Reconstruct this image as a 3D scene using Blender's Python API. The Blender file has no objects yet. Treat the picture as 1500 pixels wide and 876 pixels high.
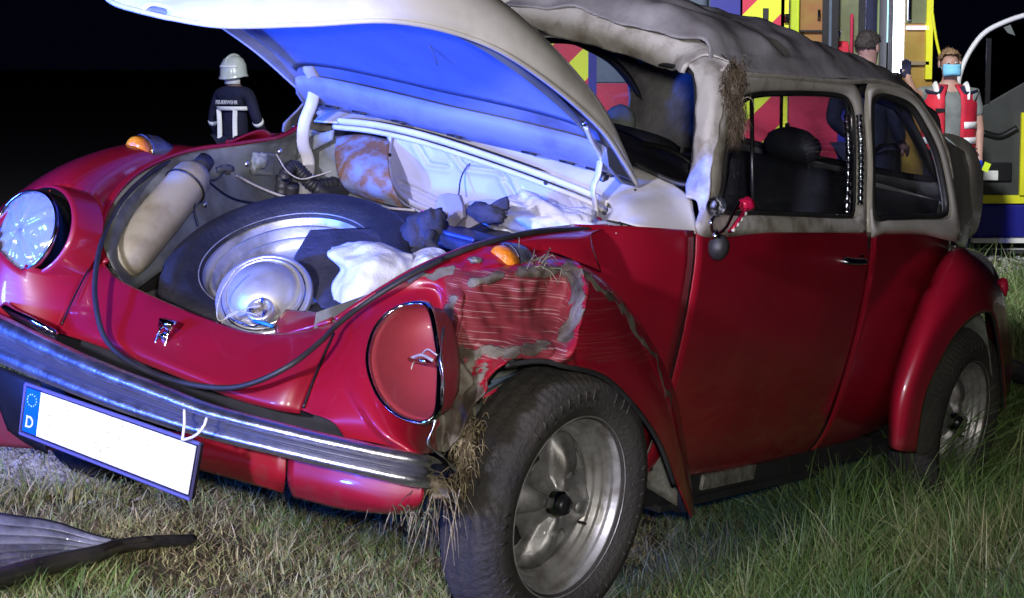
import bpy, bmesh, math, random
import numpy as np
from mathutils import Vector, Matrix, noise
random.seed(7); rng = np.random.default_rng(7)
S = bpy.context.scene
col = S.collection
R = math.radians
# ---------------------------------------------------------------- camera
PITCH, CAMZ, FPX = R(6.5), 1.6, 3000.0
cam = bpy.data.cameras.new("camera"); cam.lens = 72; cam.sensor_width = 36
cam.clip_start = .05; cam.clip_end = 2000
co = bpy.data.objects.new("camera", cam); col.objects.link(co)
co.location = (0, 0, CAMZ); co.rotation_euler = (R(90) - PITCH, 0, 0)
S.camera = co
# ---------------------------------------------------------------- night sky, exposure
w = bpy.data.worlds.new("World"); S.world = w; w.use_nodes = True
bg = w.node_tree.nodes["Background"]; bg.inputs[0].default_value = (.12, .16, .5, 1); bg.inputs[1].default_value = .005
S.view_settings.view_transform = 'Standard'; S.view_settings.look = 'None'; S.view_settings.exposure = .3
# ---------------------------------------------------------------- lamps
def lamp(name, kind, loc, tgt, energy, color, size=.2, spot=60, blend=.5):
    l = bpy.data.lights.new(name, kind); l.energy = energy; l.color = color
    if kind == 'AREA': l.shape = 'DISK'; l.size = size
    elif kind == 'SPOT': l.shadow_soft_size = size; l.spot_size = R(spot); l.spot_blend = blend
    else: l.shadow_soft_size = size
    o = bpy.data.objects.new(name, l); col.objects.link(o); o.location = loc
    o.rotation_euler = (Vector(tgt) - Vector(loc)).to_track_quat('-Z', 'Y').to_euler()
    return o
lamp("work_floodlight", 'SPOT', (-2.7, -.8, 2.55), (-.4, 5, .9), 1450, (.78, .76, 1), .16, 60, .4)
lamp("camera_light", 'SPOT', (.07, .0, 1.70), (.4, 5.5, .8), 385, (1, .94, .88), .06, 50, .6)
lamp("blue_beacon", 'SPOT', (-5.2, 1.4, 1.35), (-.75, 5.1, 1.92), 4800, (.02, .12, 1), .18, 25, .5)
lamp("blue_beacon_rear", 'SPOT', (-9, 15.5, 2.4), (-2.7, 20, 1.3), 420, (.03, .08, 1), .2, 40, .6)
lamp("blue_beacon_bar", 'AREA', (-4.6, .6, 1.6), (-.8, 4.6, .9), 260, (.03, .12, 1), .6)
lamp("blue_beacon_far", 'AREA', (-3.4, 3.2, 1.5), (-.8, 5.3, 1.4), 45, (.05, .10, 1), .3)
lamp("background_fill", 'SPOT', (1.0, 9.0, 5.0), (1.8, 17, 1.4), 2600, (.95, .97, 1), .2, 95, .6)  # unseen fill added to brighten vehicles, people and reflective strips behind
lamp("firefighter_fill", 'SPOT', (-4.5, 10.0, 5.0), (-2.8, 20, 1.3), 700, (.85, .92, 1), .2, 25, .6)  # unseen fill added to brighten the firefighter and his reflective strips
# ---------------------------------------------------------------- car frame <-> world
CC = Vector((3.926, 2.937, 1.402))
def camrot():
    y, p, r = R(-147.8), R(-8.2), R(10.0)
    f = Vector((math.cos(p)*math.cos(y), math.cos(p)*math.sin(y), math.sin(p)))
    rt = f.cross(Vector((0, 0, 1))).normalized(); up = rt.cross(f)
    c, s = math.cos(r), math.sin(r)
    return c*rt + s*up, -s*rt + c*up, f
RT, UP, FW = camrot()
wr = Vector((1, 0, 0)); wf = Vector((0, math.cos(PITCH), -math.sin(PITCH))); wu = Vector((0, math.sin(PITCH), math.cos(PITCH)))
def c2w(v):
    d = Vector(v) - CC
    return wr*d.dot(RT) + wu*d.dot(UP) + wf*d.dot(FW) + Vector((0, 0, CAMZ))
o0 = c2w((0, 0, 0)); ax = [c2w(e) - o0 for e in ((1, 0, 0), (0, 1, 0), (0, 0, 1))]
MC = Matrix(((ax[0].x, ax[1].x, ax[2].x, o0.x), (ax[0].y, ax[1].y, ax[2].y, o0.y), (ax[0].z, ax[1].z, ax[2].z, o0.z), (0, 0, 0, 1)))
def P(px, py, x=None, y=None, z=None, pl=None):
    """point of the car where the sight line of photo pixel px,py meets the plane x=, y= or z="""
    d = RT*((px-750)/FPX) - UP*((py-438)/FPX) + FW
    if pl: n = Vector(pl[:3]); t = (pl[3] - n.dot(CC))/n.dot(d)
    elif x is not None: t = (x-CC.x)/d.x
    elif y is not None: t = (y-CC.y)/d.y
    else: t = (z-CC.z)/d.z
    return CC + d*t
def PS(px, py, k=0): return P(px, py, pl=(0, 1, .29, .66+.29*.95+k))     # leaning upper side of the cabin
def W(px, py, d=None, z=None):
    v = wr*((px-750)/FPX) - wu*((py-438)/FPX) + wf
    t = d/v.y if d is not None else (z-CAMZ)/v.z
    return Vector((0, 0, CAMZ)) + v*t
# ---------------------------------------------------------------- materials
def mat(name, base, rough=.5, metal=0, coat=0, spec=.5, var=0, scale=8, bump=0, bscale=60, trans=0, alpha=1, emit=None, estr=0, c2=None, thr=(.4, .6), rv=0, sheen=0):
    m = bpy.data.materials.new(name); m.use_nodes = True; nt = m.node_tree; b = nt.nodes["Principled BSDF"]
    b.inputs["Base Color"].default_value = (*base, 1); b.inputs["Roughness"].default_value = rough
    b.inputs["Metallic"].default_value = metal; b.inputs["Coat Weight"].default_value = coat
    b.inputs["Coat Roughness"].default_value = .04; b.inputs["Specular IOR Level"].default_value = spec
    b.inputs["Transmission Weight"].default_value = trans; b.inputs["Alpha"].default_value = alpha
    b.inputs["Sheen Weight"].default_value = sheen
    if emit: b.inputs["Emission Color"].default_value = (*emit, 1); b.inputs["Emission Strength"].default_value = estr
    tc = nt.nodes.new("ShaderNodeTexCoord")
    def nz(sc, det=5, rg=.6):
        n = nt.nodes.new("ShaderNodeTexNoise"); n.inputs["Scale"].default_value = sc; n.inputs["Detail"].default_value = det
        n.inputs["Roughness"].default_value = rg; nt.links.new(tc.outputs["Object"], n.inputs["Vector"]); return n
    if var or c2:
        n = nz(scale); r = nt.nodes.new("ShaderNodeValToRGB"); r.color_ramp.elements[0].position = thr[0]; r.color_ramp.elements[1].position = thr[1]
        a = base; c = c2 if c2 else tuple(min(1, x*(1-var)) for x in base)
        r.color_ramp.elements[0].color = (*c, 1); r.color_ramp.elements[1].color = (*a, 1)
        nt.links.new(n.outputs["Fac"], r.inputs[0]); nt.links.new(r.outputs[0], b.inputs["Base Color"])
    if rv:
        n = nz(scale*1.7); mr = nt.nodes.new("ShaderNodeMapRange"); mr.inputs[3].default_value = max(0, rough-rv); mr.inputs[4].default_value = rough+rv
        nt.links.new(n.outputs["Fac"], mr.inputs[0]); nt.links.new(mr.outputs[0], b.inputs["Roughness"])
    if bump:
        n = nz(bscale, 6, .65); bp = nt.nodes.new("ShaderNodeBump"); bp.inputs["Strength"].default_value = bump; bp.inputs["Distance"].default_value = .01
        nt.links.new(n.outputs["Fac"], bp.inputs["Height"]); nt.links.new(bp.outputs[0], b.inputs["Normal"])
    return m
M = {}
M['red'] = mat("red_paint", (.30, .005, .020), .38, 0, .8, .5, .15, 3, .03, 9, c2=(.24, .006, .018), rv=.08)
M['cream'] = mat("cream_paint", (.68, .66, .61), .35, 0, .4, .5, c2=(.56, .54, .49), scale=6, rv=.1, bump=.03, bscale=12)
M['creamd'] = mat("cream_paint_soiled", (.52, .50, .46), .5, 0, .1, .4, c2=(.27, .24, .20), scale=11, thr=(.34, .52), bump=.3, bscale=30)
M['roof'] = mat("roof_scraped_shaded", (.42, .41, .42), .5, 0, .1, .4, c2=(.20, .19, .20), scale=4, thr=(.38, .66), bump=.2, bscale=16)  # base greyed to paint in the roof's shade; scrape tone varies at random
M['trunk'] = mat("old_grey_paint", (.24, .26, .24), .5, 0, 0, .4, c2=(.09, .085, .065), scale=7, thr=(.36, .62), bump=.15, bscale=30)
M['trunkd'] = mat("dirty_floor_paint", (.12, .12, .12), .7, 0, 0, .3, c2=(.05, .045, .04), scale=8)
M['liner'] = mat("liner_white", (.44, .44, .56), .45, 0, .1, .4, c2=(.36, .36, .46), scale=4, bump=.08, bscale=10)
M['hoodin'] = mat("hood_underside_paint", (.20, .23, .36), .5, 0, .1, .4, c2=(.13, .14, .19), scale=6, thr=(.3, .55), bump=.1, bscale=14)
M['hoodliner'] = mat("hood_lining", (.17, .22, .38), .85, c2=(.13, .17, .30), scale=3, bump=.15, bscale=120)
M['chrome'] = mat("chrome", (.75, .75, .76), .12, 1, bump=.10, bscale=18, rv=.08, c2=(.5, .5, .5), scale=10)
M['chromed'] = mat("muddy_chrome", (.86, .86, .87), .36, 1, bump=.5, bscale=14, rv=.12, c2=(.62, .60, .57), scale=14, thr=(.36, .5))
M['steel'] = mat("silver_wheel_paint", (.46, .46, .46), .42, .55, .1, c2=(.22, .21, .19), scale=14, thr=(.35, .6), bump=.1, bscale=60, rv=.12)
M['disc'] = mat("silver_wheel_shaded", (.30, .30, .30), .42, .5, .1, c2=(.13, .125, .115), scale=16, thr=(.38, .6), bump=.15, bscale=60, rv=.12)  # darker copy of the wheel silver, shade of the recessed disc painted in
M['rubber'] = mat("black_rubber", (.018, .018, .02), .5, c2=(.03, .03, .03), scale=10, bump=.1, bscale=40)
M['tyre'] = mat("tyre_rubber", (.024, .023, .022), .78, c2=(.045, .040, .034), scale=7, thr=(.36, .70), bump=.7, bscale=90)
M['tyre2'] = mat("spare_tyre_rubber", (.012, .012, .014), .6, c2=(.024, .022, .022), scale=9, bump=.4, bscale=90)
M['black'] = mat("black_plastic", (.012, .012, .014), .35, var=.3, bump=.05)
M['dark'] = mat("dark_interior", (.012, .012, .014), .8, c2=(.02, .02, .024), scale=5)
M['seat'] = mat("seat_vinyl", (.016, .016, .02), .5, c2=(.03, .03, .035), scale=12, bump=.2, bscale=50)
M['headliner'] = mat("headliner_cloth", (.30, .30, .29), .9, c2=(.16, .15, .15), scale=7, thr=(.35, .6), bump=.8, bscale=11)
M['amber'] = mat("amber_lens", (.95, .32, .02), .15, 0, .6, bump=.5, bscale=70, c2=(.75, .2, .01), scale=20)
M['indic'] = mat("indicator_housing", (.16, .17, .26), .3, .3, .3, c2=(.08, .08, .12), scale=15)
M['bluep'] = mat("blue_plastic", (.02, .04, .22), .4, var=.3)
M['white'] = mat("white_plastic", (.8, .8, .8), .45, var=.05)
M['platew'] = mat("plate_white", (.93, .93, .95), .35, c2=(.91, .91, .94), scale=40)
M['plateb'] = mat("plate_blue", (.0, .12, .62), .4, var=.1)
M['cloth'] = mat("white_cloth", (.72, .72, .75), .9, c2=(.6, .6, .64), scale=14, bump=.5, bscale=40)
M['cloth_d'] = mat("dark_cloth", (.025, .027, .045), .9, c2=(.045, .045, .07), scale=12, bump=.6, bscale=50)
M['card'] = mat("grey_cardboard", (.27, .25, .29), .8, c2=(.2, .18, .2), scale=8, bump=.15, bscale=40)
M['beige'] = mat("beige_plastic", (.36, .32, .22), .5, c2=(.20, .16, .10), scale=8, thr=(.3, .55), bump=.1, bscale=25)
M['rust'] = mat("rusty_grey", (.22, .24, .27), .7, c2=(.22, .10, .03), scale=14, thr=(.46, .60), bump=.4, bscale=40)
M['mud'] = mat("dried_mud", (.14, .10, .065), .95, c2=(.28, .24, .18), scale=22, thr=(.4, .6), bump=1, bscale=60)
M['galv'] = mat("bare_scraped_metal", (.34, .35, .32), .5, .4, c2=(.17, .15, .12), scale=25, thr=(.35, .6), bump=.6, bscale=60)
M['wire'] = mat("pale_wire", (.5, .47, .42), .5, var=.3, scale=30)
M['pink'] = mat("red_anodised_metal", (.55, .01, .06), .3, .2, .5, var=.2)
M['skin'] = mat("skin", (.45, .26, .19), .55, var=.15, scale=14)
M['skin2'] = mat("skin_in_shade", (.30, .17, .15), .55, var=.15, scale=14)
M['hair_b'] = mat("blond_hair", (.34, .21, .10), .7, var=.5, scale=50, bump=.6, bscale=120)
M['hair_d'] = mat("dark_hair", (.035, .025, .022), .7, var=.5, scale=50, bump=.6, bscale=120)
M['navy'] = mat("navy_cloth", (.012, .014, .045), .85, var=.4, scale=8, bump=.3, bscale=20)
M['refl'] = mat("reflective_silver", (.88, .89, .86), .35, var=.1, scale=30)
M['hivis'] = mat("red_vest_cloth", (.62, .015, .04), .7, var=.25, scale=10, bump=.3, bscale=20)
M['greysh'] = mat("grey_shirt", (.20, .22, .20), .9, var=.3, scale=8, bump=.4, bscale=16)
M['mask'] = mat("blue_mask", (.22, .60, .80), .8, var=.1)
M['helmet'] = mat("pale_helmet", (.62, .68, .62), .25, 0, .6, var=.15)
M['glove'] = mat("blue_glove", (.01, .05, .50), .4, var=.2)
M['yellow'] = mat("yellow_foil", (.85, .85, .02), .5, var=.1)
M['yel2'] = mat("lime_yellow_foil", (.62, .80, .02), .5, var=.1)
M['redfoil'] = mat("red_foil", (.55, .01, .06), .5, var=.15)
M['bluefoil'] = mat("blue_foil", (.004, .006, .26), .5, var=.1)
M['ambgrey'] = mat("grey_blue_body", (.10, .14, .20), .5, var=.2)
M['ambtan'] = mat("tan_panel", (.30, .26, .16), .6, c2=(.22, .13, .05), scale=2)
M['ambwood'] = mat("ochre_panel", (.34, .22, .03), .5, c2=(.30, .10, .02), scale=1.5)
M['ambolive'] = mat("olive_panel", (.22, .25, .10), .5, var=.4, scale=2)
M['vangrey'] = mat("dark_van_trim", (.045, .05, .048), .6, var=.3, scale=3)
M['led'] = mat("white_led", (1, 1, 1), emit=(.80, .85, 1), estr=7)
M['win_lit'] = mat("lit_window", (.4, .8, .8), emit=(.35, .85, .95), estr=.9)
M['leddim'] = mat("blue_white_glow", (1, 1, 1), emit=(.45, .45, 1), estr=1.6)
def glass(name, tint=(.9, .95, 1), rough=.02, a=.22):
    m = bpy.data.materials.new(name); m.use_nodes = True; nt = m.node_tree; nt.nodes.clear()
    o = nt.nodes.new("ShaderNodeOutputMaterial"); mx = nt.nodes.new("ShaderNodeMixShader"); t = nt.nodes.new("ShaderNodeBsdfTransparent"); g = nt.nodes.new("ShaderNodeBsdfGlossy")
    f = nt.nodes.new("ShaderNodeLayerWeight"); f.inputs[0].default_value = .5; pw = nt.nodes.new("ShaderNodeMath"); pw.operation = 'POWER'; pw.inputs[1].default_value = 4
    ad = nt.nodes.new("ShaderNodeMath"); ad.operation = 'MULTIPLY_ADD'; ad.inputs[1].default_value = .5; ad.inputs[2].default_value = a*.3
    t.inputs[0].default_value = (*tint, 1); g.inputs["Roughness"].default_value = rough
    nt.links.new(f.outputs['Facing'], pw.inputs[0]); nt.links.new(pw.outputs[0], ad.inputs[0]); nt.links.new(ad.outputs[0], mx.inputs[0]); nt.links.new(t.outputs[0], mx.inputs[1]); nt.links.new(g.outputs[0], mx.inputs[2]); nt.links.new(mx.outputs[0], o.inputs[0])
    return m
M['glass'] = glass("window_glass", (.90, .92, .95), .03, .12)
M['lens'] = mat("headlight_lens", (.50, .56, .72), .08, .25, .6, alpha=.42)
M['satin'] = mat("satin_metal", (.74, .73, .72), .30, .75, rv=.08)
M['vanglass'] = glass("tinted_van_glass", (.10, .10, .14), .05, .3)
def stripes(name, c1, c2, period, ang, duty=.5):
    m = bpy.data.materials.new(name); m.use_nodes = True; nt = m.node_tree; b = nt.nodes["Principled BSDF"]; b.inputs["Roughness"].default_value = .5
    tc = nt.nodes.new("ShaderNodeTexCoord"); sp = nt.nodes.new("ShaderNodeSeparateXYZ"); nt.links.new(tc.outputs["Object"], sp.inputs[0])
    def mth(op, a, b_=None):
        n = nt.nodes.new("ShaderNodeMath"); n.operation = op
        for i, v in enumerate((a, b_)):
            if v is None: continue
            if isinstance(v, (int, float)): n.inputs[i].default_value = v
            else: nt.links.new(v, n.inputs[i])
        return n.outputs[0]
    s = mth('ADD', mth('MULTIPLY', sp.outputs[0], math.cos(ang)/period), mth('MULTIPLY', sp.outputs[2], math.sin(ang)/period))
    g = mth('GREATER_THAN', mth('FRACT', mth('ADD', s, 100.0)), duty)
    mx = nt.nodes.new("ShaderNodeMix"); mx.data_type = 'RGBA'; nt.links.new(g, mx.inputs[0]); mx.inputs[6].default_value = (*c1, 1); mx.inputs[7].default_value = (*c2, 1)
    nt.links.new(mx.outputs[2], b.inputs["Base Color"]); return m
M['chevL'] = stripes("chevron_foil_rising", (.75, .85, .02), (.6, .01, .05), .42, R(-45))
M['chevR'] = stripes("chevron_foil_falling", (.85, .85, .02), (.6, .01, .05), .42, R(45))
def add_dirt(m, z0, z1, amt=.75):
    """dried mud splashes and dust, thickest low on the body; fine scratches in the clear coat"""
    nt = m.node_tree; b = nt.nodes["Principled BSDF"]; N = nt.nodes.new; L = nt.links.new
    tc = N("ShaderNodeTexCoord"); sp = N("ShaderNodeSeparateXYZ"); L(tc.outputs["Object"], sp.inputs[0])
    mr = N("ShaderNodeMapRange"); mr.inputs[1].default_value = z1; mr.inputs[2].default_value = z0; mr.inputs[3].default_value = .0; mr.inputs[4].default_value = .34; L(sp.outputs[2], mr.inputs[0])
    n = N("ShaderNodeTexNoise"); n.inputs["Scale"].default_value = 17; n.inputs["Detail"].default_value = 9; n.inputs["Roughness"].default_value = .72; L(tc.outputs["Object"], n.inputs["Vector"])
    a = N("ShaderNodeMath"); a.operation = 'ADD'; L(n.outputs["Fac"], a.inputs[0]); L(mr.outputs[0], a.inputs[1])
    r = N("ShaderNodeMapRange"); r.inputs[1].default_value = .68; r.inputs[2].default_value = .90; r.inputs[4].default_value = amt; L(a.outputs[0], r.inputs[0])
    old = b.inputs["Base Color"].links[0].from_socket; mx = N("ShaderNodeMix"); mx.data_type = 'RGBA'; L(r.outputs[0], mx.inputs[0]); L(old, mx.inputs[6]); mx.inputs[7].default_value = (.10, .075, .055, 1); L(mx.outputs[2], b.inputs["Base Color"])
    c = N("ShaderNodeMath"); c.operation = 'MULTIPLY_ADD'; L(r.outputs[0], c.inputs[0]); c.inputs[1].default_value = -1.0; c.inputs[2].default_value = .8; c.use_clamp = True; L(c.outputs[0], b.inputs["Coat Weight"])
    mp = N("ShaderNodeMapping"); mp.inputs["Scale"].default_value = (4, 4, 70); mp.inputs["Rotation"].default_value = (.1, .25, 0); L(tc.outputs["Object"], mp.inputs[0])
    n2 = N("ShaderNodeTexNoise"); n2.inputs["Scale"].default_value = 5; n2.inputs["Detail"].default_value = 8; L(mp.outputs[0], n2.inputs["Vector"])
    r2 = N("ShaderNodeMapRange"); r2.inputs[1].default_value = .45; r2.inputs[2].default_value = .75; r2.inputs[3].default_value = .03; r2.inputs[4].default_value = .22; L(n2.outputs["Fac"], r2.inputs[0]); L(r2.outputs[0], b.inputs["Coat Roughness"])
    return m
add_dirt(M['red'], .22, .50, .42)
def damaged_paint():
    """red paint with pale parallel scrapes, mud where the crease ran along the ground"""
    m = mat("scraped_red_paint", (.30, .005, .020), .38, 0, .6, .5); nt = m.node_tree; b = nt.nodes["Principled BSDF"]; N = nt.nodes.new; L = nt.links.new
    tc = N("ShaderNodeTexCoord")
    at = N("ShaderNodeAttribute"); at.attribute_name = "damage"
    sp = N("ShaderNodeSeparateColor"); L(at.outputs["Color"], sp.inputs[0])   # R = scrape zone, G = mud zone
    mp = N("ShaderNodeMapping"); mp.inputs["Rotation"].default_value = (0, R(9), R(0)); mp.inputs["Scale"].default_value = (2.0, 7, 260); L(tc.outputs["Object"], mp.inputs[0])
    n1 = N("ShaderNodeTexNoise"); n1.inputs["Scale"].default_value = 1.6; n1.inputs["Detail"].default_value = 4; L(mp.outputs[0], n1.inputs["Vector"])
    r1 = N("ShaderNodeValToRGB"); r1.color_ramp.elements[0].position = .57; r1.color_ramp.elements[1].position = .63; L(n1.outputs["Fac"], r1.inputs[0])
    mu = N("ShaderNodeMath"); mu.operation = 'MULTIPLY'; L(r1.outputs[0], mu.inputs[0]); L(sp.outputs[0], mu.inputs[1])
    m1 = N("ShaderNodeMix"); m1.data_type = 'RGBA'; m1.inputs[6].default_value = (.30, .005, .020, 1); m1.inputs[7].default_value = (.40, .24, .22, 1)
    m0 = N("ShaderNodeMix"); m0.data_type = 'RGBA'; L(sp.outputs[0], m0.inputs[0]); m0.inputs[6].default_value = (.30, .005, .020, 1); m0.inputs[7].default_value = (.17, .018, .024, 1); L(m0.outputs[2], m1.inputs[6]); L(mu.outputs[0], m1.inputs[0])
    n2 = N("ShaderNodeTexNoise"); n2.inputs["Scale"].default_value = 38; n2.inputs["Detail"].default_value = 6; L(tc.outputs["Object"], n2.inputs["Vector"])
    a1 = N("ShaderNodeMath"); a1.operation = 'MULTIPLY_ADD'; a1.inputs[1].default_value = 1.7; L(sp.outputs[1], a1.inputs[0]); 
    s1 = N("ShaderNodeMath"); s1.operation = 'MULTIPLY_ADD'; L(n2.outputs["Fac"], s1.inputs[0]); s1.inputs[1].default_value = 2.8; s1.inputs[2].default_value = -2.25; L(s1.outputs[0], a1.inputs[2])
    r2 = N("ShaderNodeValToRGB"); r2.color_ramp.elements[0].position = .08; r2.color_ramp.elements[1].position = .30; L(a1.outputs[0], r2.inputs[0])
    mud = N("ShaderNodeValToRGB"); mud.color_ramp.elements[0].color = (.060, .042, .028, 1); mud.color_ramp.elements[1].color = (.20, .18, .145, 1); mud.color_ramp.elements[0].position = .4; mud.color_ramp.elements[1].position = .6
    n3 = N("ShaderNodeTexNoise"); n3.inputs["Scale"].default_value = 14; L(tc.outputs["Object"], n3.inputs["Vector"]); L(n3.outputs["Fac"], mud.inputs[0])
    m2 = N("ShaderNodeMix"); m2.data_type = 'RGBA'; L(r2.outputs[0], m2.inputs[0]); L(m1.outputs[2], m2.inputs[6]); L(mud.outputs[0], m2.inputs[7]); L(m2.outputs[2], b.inputs["Base Color"])
    mxm = N("ShaderNodeMath"); mxm.operation = 'MAXIMUM'; L(r2.outputs[0], mxm.inputs[0]); hz = N("ShaderNodeMath"); hz.operation = 'MULTIPLY'; hz.inputs[1].default_value = .75; L(sp.outputs[0], hz.inputs[0]); L(hz.outputs[0], mxm.inputs[1])
    ct = N("ShaderNodeMath"); ct.operation = 'MULTIPLY_ADD'; L(mxm.outputs[0], ct.inputs[0]); ct.inputs[1].default_value = -.7; ct.inputs[2].default_value = .7; L(ct.outputs[0], b.inputs["Coat Weight"])
    ro = N("ShaderNodeMath"); ro.operation = 'MULTIPLY_ADD'; L(mxm.outputs[0], ro.inputs[0]); ro.inputs[1].default_value = .5; ro.inputs[2].default_value = .36; L(ro.outputs[0], b.inputs["Roughness"])
    bp = N("ShaderNodeBump"); bp.inputs["Strength"].default_value = .7; bp.inputs["Distance"].default_value = .008
    hb = N("ShaderNodeMath"); hb.operation = 'MULTIPLY'; L(n2.outputs["Fac"], hb.inputs[0]); L(r2.outputs[0], hb.inputs[1]); L(hb.outputs[0], bp.inputs["Height"]); L(bp.outputs[0], b.inputs["Normal"])
    return m
M['redd'] = damaged_paint()
# ---------------------------------------------------------------- mesh helpers
def obj(name, verts, faces, m, parent=None, smooth=True, thick=0, bevel=0, sub=0, offset=0):
    me = bpy.data.meshes.new(name); me.from_pydata([tuple(v) for v in verts], [], faces); me.validate(); me.update()
    if isinstance(m, (list, tuple)):
        for q in m: me.materials.append(M[q] if isinstance(q, str) else q)
    else: me.materials.append(M[m] if isinstance(m, str) else m)
    if smooth: me.polygons.foreach_set("use_smooth", [True]*len(me.polygons))
    o = bpy.data.objects.new(name, me); col.objects.link(o)
    if parent: o.parent = parent
    if thick: q = o.modifiers.new("solid", 'SOLIDIFY'); q.thickness = thick; q.offset = offset
    if sub: q = o.modifiers.new("sub", 'SUBSURF'); q.levels = sub; q.render_levels = sub
    if bevel: q = o.modifiers.new("bev", 'BEVEL'); q.width = bevel; q.segments = 2; q.limit_method = 'ANGLE'
    return o
def tag(o, label=None, cat=None, group=None, kind=None):
    for k, v in (('label', label), ('category', cat), ('group', group), ('kind', kind)):
        if v: o[k] = v
    return o
def empty(name, loc, label, cat, group=None, mtx=None):
    o = bpy.data.objects.new(name, None); col.objects.link(o); o.empty_display_size = .1
    o.matrix_world = mtx if mtx is not None else Matrix.Translation(loc)
    return tag(o, label, cat, group)
def cempty(name, loc, label, cat, group=None):          # a loose thing lying in or on the tilted car
    return empty(name, None, label, cat, group, MC @ Matrix.Translation(Vector(loc)))
def join(*parts):
    V, Fc = [], []
    for v, f in parts:
        n = len(V); V += list(v); Fc += [tuple(i+n for i in q) for q in f]
    return V, Fc
def cr(pts, t):
    n = len(pts)-1; t = max(0, min(n-1e-9, t)); i = int(t); u = t-i
    p0 = pts[i-1] if i > 0 else pts[0]*2-pts[1]; p1, p2 = pts[i], pts[i+1]; p3 = pts[i+2] if i+2 <= n else pts[n]*2-pts[n-1]
    return .5*((2*p1)+(p2-p0)*u+(2*p0-5*p1+4*p2-p3)*u*u+(3*p1-p0-3*p2+p3)*u**3)
def path(pts, n):
    pts = [Vector(p) for p in pts]; return [cr(pts, i*(len(pts)-1)/(n-1)) for i in range(n)]
def loop(pts, n):
    pts = [Vector(p) for p in pts]; k = len(pts); q = pts[-2:]+pts+pts[:3]
    dense = [cr(q, 2+i*k/(n*8)) for i in range(n*8)]; dense.append(dense[0])
    L = [0]
    for a, b in zip(dense, dense[1:]): L.append(L[-1]+(b-a).length)
    out = []; j = 0
    for i in range(n):
        s = L[-1]*i/n
        while L[j+1] < s: j += 1
        u = (s-L[j])/max(1e-9, L[j+1]-L[j]); out.append(dense[j].lerp(dense[j+1], u))
    return out
def grid(rows, closed=False, flip=False):
    nu, nv = len(rows), len(rows[0]); V = [p for r in rows for p in r]; Fc = []
    for i in range(nu-1):
        for j in range(nv if closed else nv-1):
            k = (j+1) % nv; f = (i*nv+j, i*nv+k, (i+1)*nv+k, (i+1)*nv+j); Fc.append(f[::-1] if flip else f)
    return V, Fc
def dense(rows, nu, nv):
    rows = [path(r, nv) for r in rows]
    cols = [path([r[j] for r in rows], nu) for j in range(nv)]
    return [[cols[j][i] for j in range(nv)] for i in range(nu)]
def patch(name, rows, m, parent, nu=30, nv=14, thick=.004, fn=None, cut=None, offset=0):
    g = dense(rows, nu, nv)
    if fn: g = [[fn(p) for p in r] for r in g]
    V, Fc = grid(g)
    if cut: Fc = [f for f in Fc if not cut(sum((V[i] for i in f), Vector())/4)]
    return obj(name, V, Fc, m, parent, thick=thick, offset=offset)
def ring(loops, n=72):
    return grid([loop(l, n) if len(l) != n else l for l in loops], closed=True)
def tube_vf(pts, r, seg=8, n=0, cap=True):
    if n: pts = path(pts, n)
    pts = [Vector(p) for p in pts]; rows = []; up = None
    for i, p in enumerate(pts):
        t = (pts[min(i+1, len(pts)-1)]-pts[max(i-1, 0)]).normalized()
        if up is None: up = t.orthogonal().normalized()
        up = (up - t*up.dot(t)); up = up.normalized() if up.length > 1e-6 else t.orthogonal().normalized()
        bi = t.cross(up); rr = r(i/(len(pts)-1)) if callable(r) else r
        if isinstance(r, list):
            q = i/(len(pts)-1)*(len(r)-1); a_ = min(int(q), len(r)-2); k_ = q-a_; A_, B_ = r[a_], r[a_+1]
            rr = tuple(x*(1-k_)+y*k_ for x, y in zip(A_, B_)) if isinstance(A_, tuple) else A_*(1-k_)+B_*k_
        rx, ry = rr if isinstance(rr, tuple) else (rr, rr)
        rows.append([p+up*rx*math.cos(2*math.pi*k/seg)+bi*ry*math.sin(2*math.pi*k/seg) for k in range(seg)])
    V, Fc = grid(rows, closed=True)
    if cap: Fc = Fc+[tuple(range(seg))[::-1], tuple(range(len(V)-seg, len(V)))]
    return V, Fc
def tube(name, pts, r, m, parent=None, seg=8, n=0, **k):
    v, f = tube_vf(pts, r, seg, n); return obj(name, v, f, m, parent, **k)
def basis(n, hint=(0, 0, 1)):
    n = Vector(n).normalized(); u = Vector(hint); u = (u-n*u.dot(n)).normalized(); return u, n.cross(u), n
def lathe_vf(prof, c, n, seg=48, hint=(0, 0, 1), mod=None):
    """prof = [(radius, height along n)]"""
    u, v, n = basis(n, hint); c = Vector(c); rows = []
    for r, h in prof:
        row = []
        for k in range(seg):
            a = 2*math.pi*k/seg; rr, hh = mod(r, h, a) if mod else (r, h)
            row.append(c+n*hh+(u*math.cos(a)+v*math.sin(a))*rr)
        rows.append(row)
    return grid(rows, closed=True)
def lathe(name, prof, c, n, m, parent=None, seg=48, **k):
    hint = k.pop('hint', (0, 0, 1)); mod = k.pop('mod', None)
    v, f = lathe_vf(prof, c, n, seg, hint, mod); return obj(name, v, f, m, parent, **k)
def box_vf(c, s, rot=None):
    c = Vector(c); V = []
    for dx in (-1, 1):
        for dy in (-1, 1):
            for dz in (-1, 1):
                d = Vector((dx*s[0]/2, dy*s[1]/2, dz*s[2]/2)); V.append(c+(rot @ d if rot else d))
    return V, [(0, 1, 3, 2), (4, 6, 7, 5), (0, 4, 5, 1), (2, 3, 7, 6), (0, 2, 6, 4), (1, 5, 7, 3)]
def box(name, c, s, m, parent=None, rot=None, bevel=.004, **k):
    v, f = box_vf(c, s, rot); return obj(name, v, f, m, parent, smooth=False, bevel=bevel, **k)
def quad(name, pts, m, parent=None, thick=.004, n=1):
    return obj(name, pts, [tuple(range(len(pts)))], m, parent, smooth=False, thick=thick)
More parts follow.
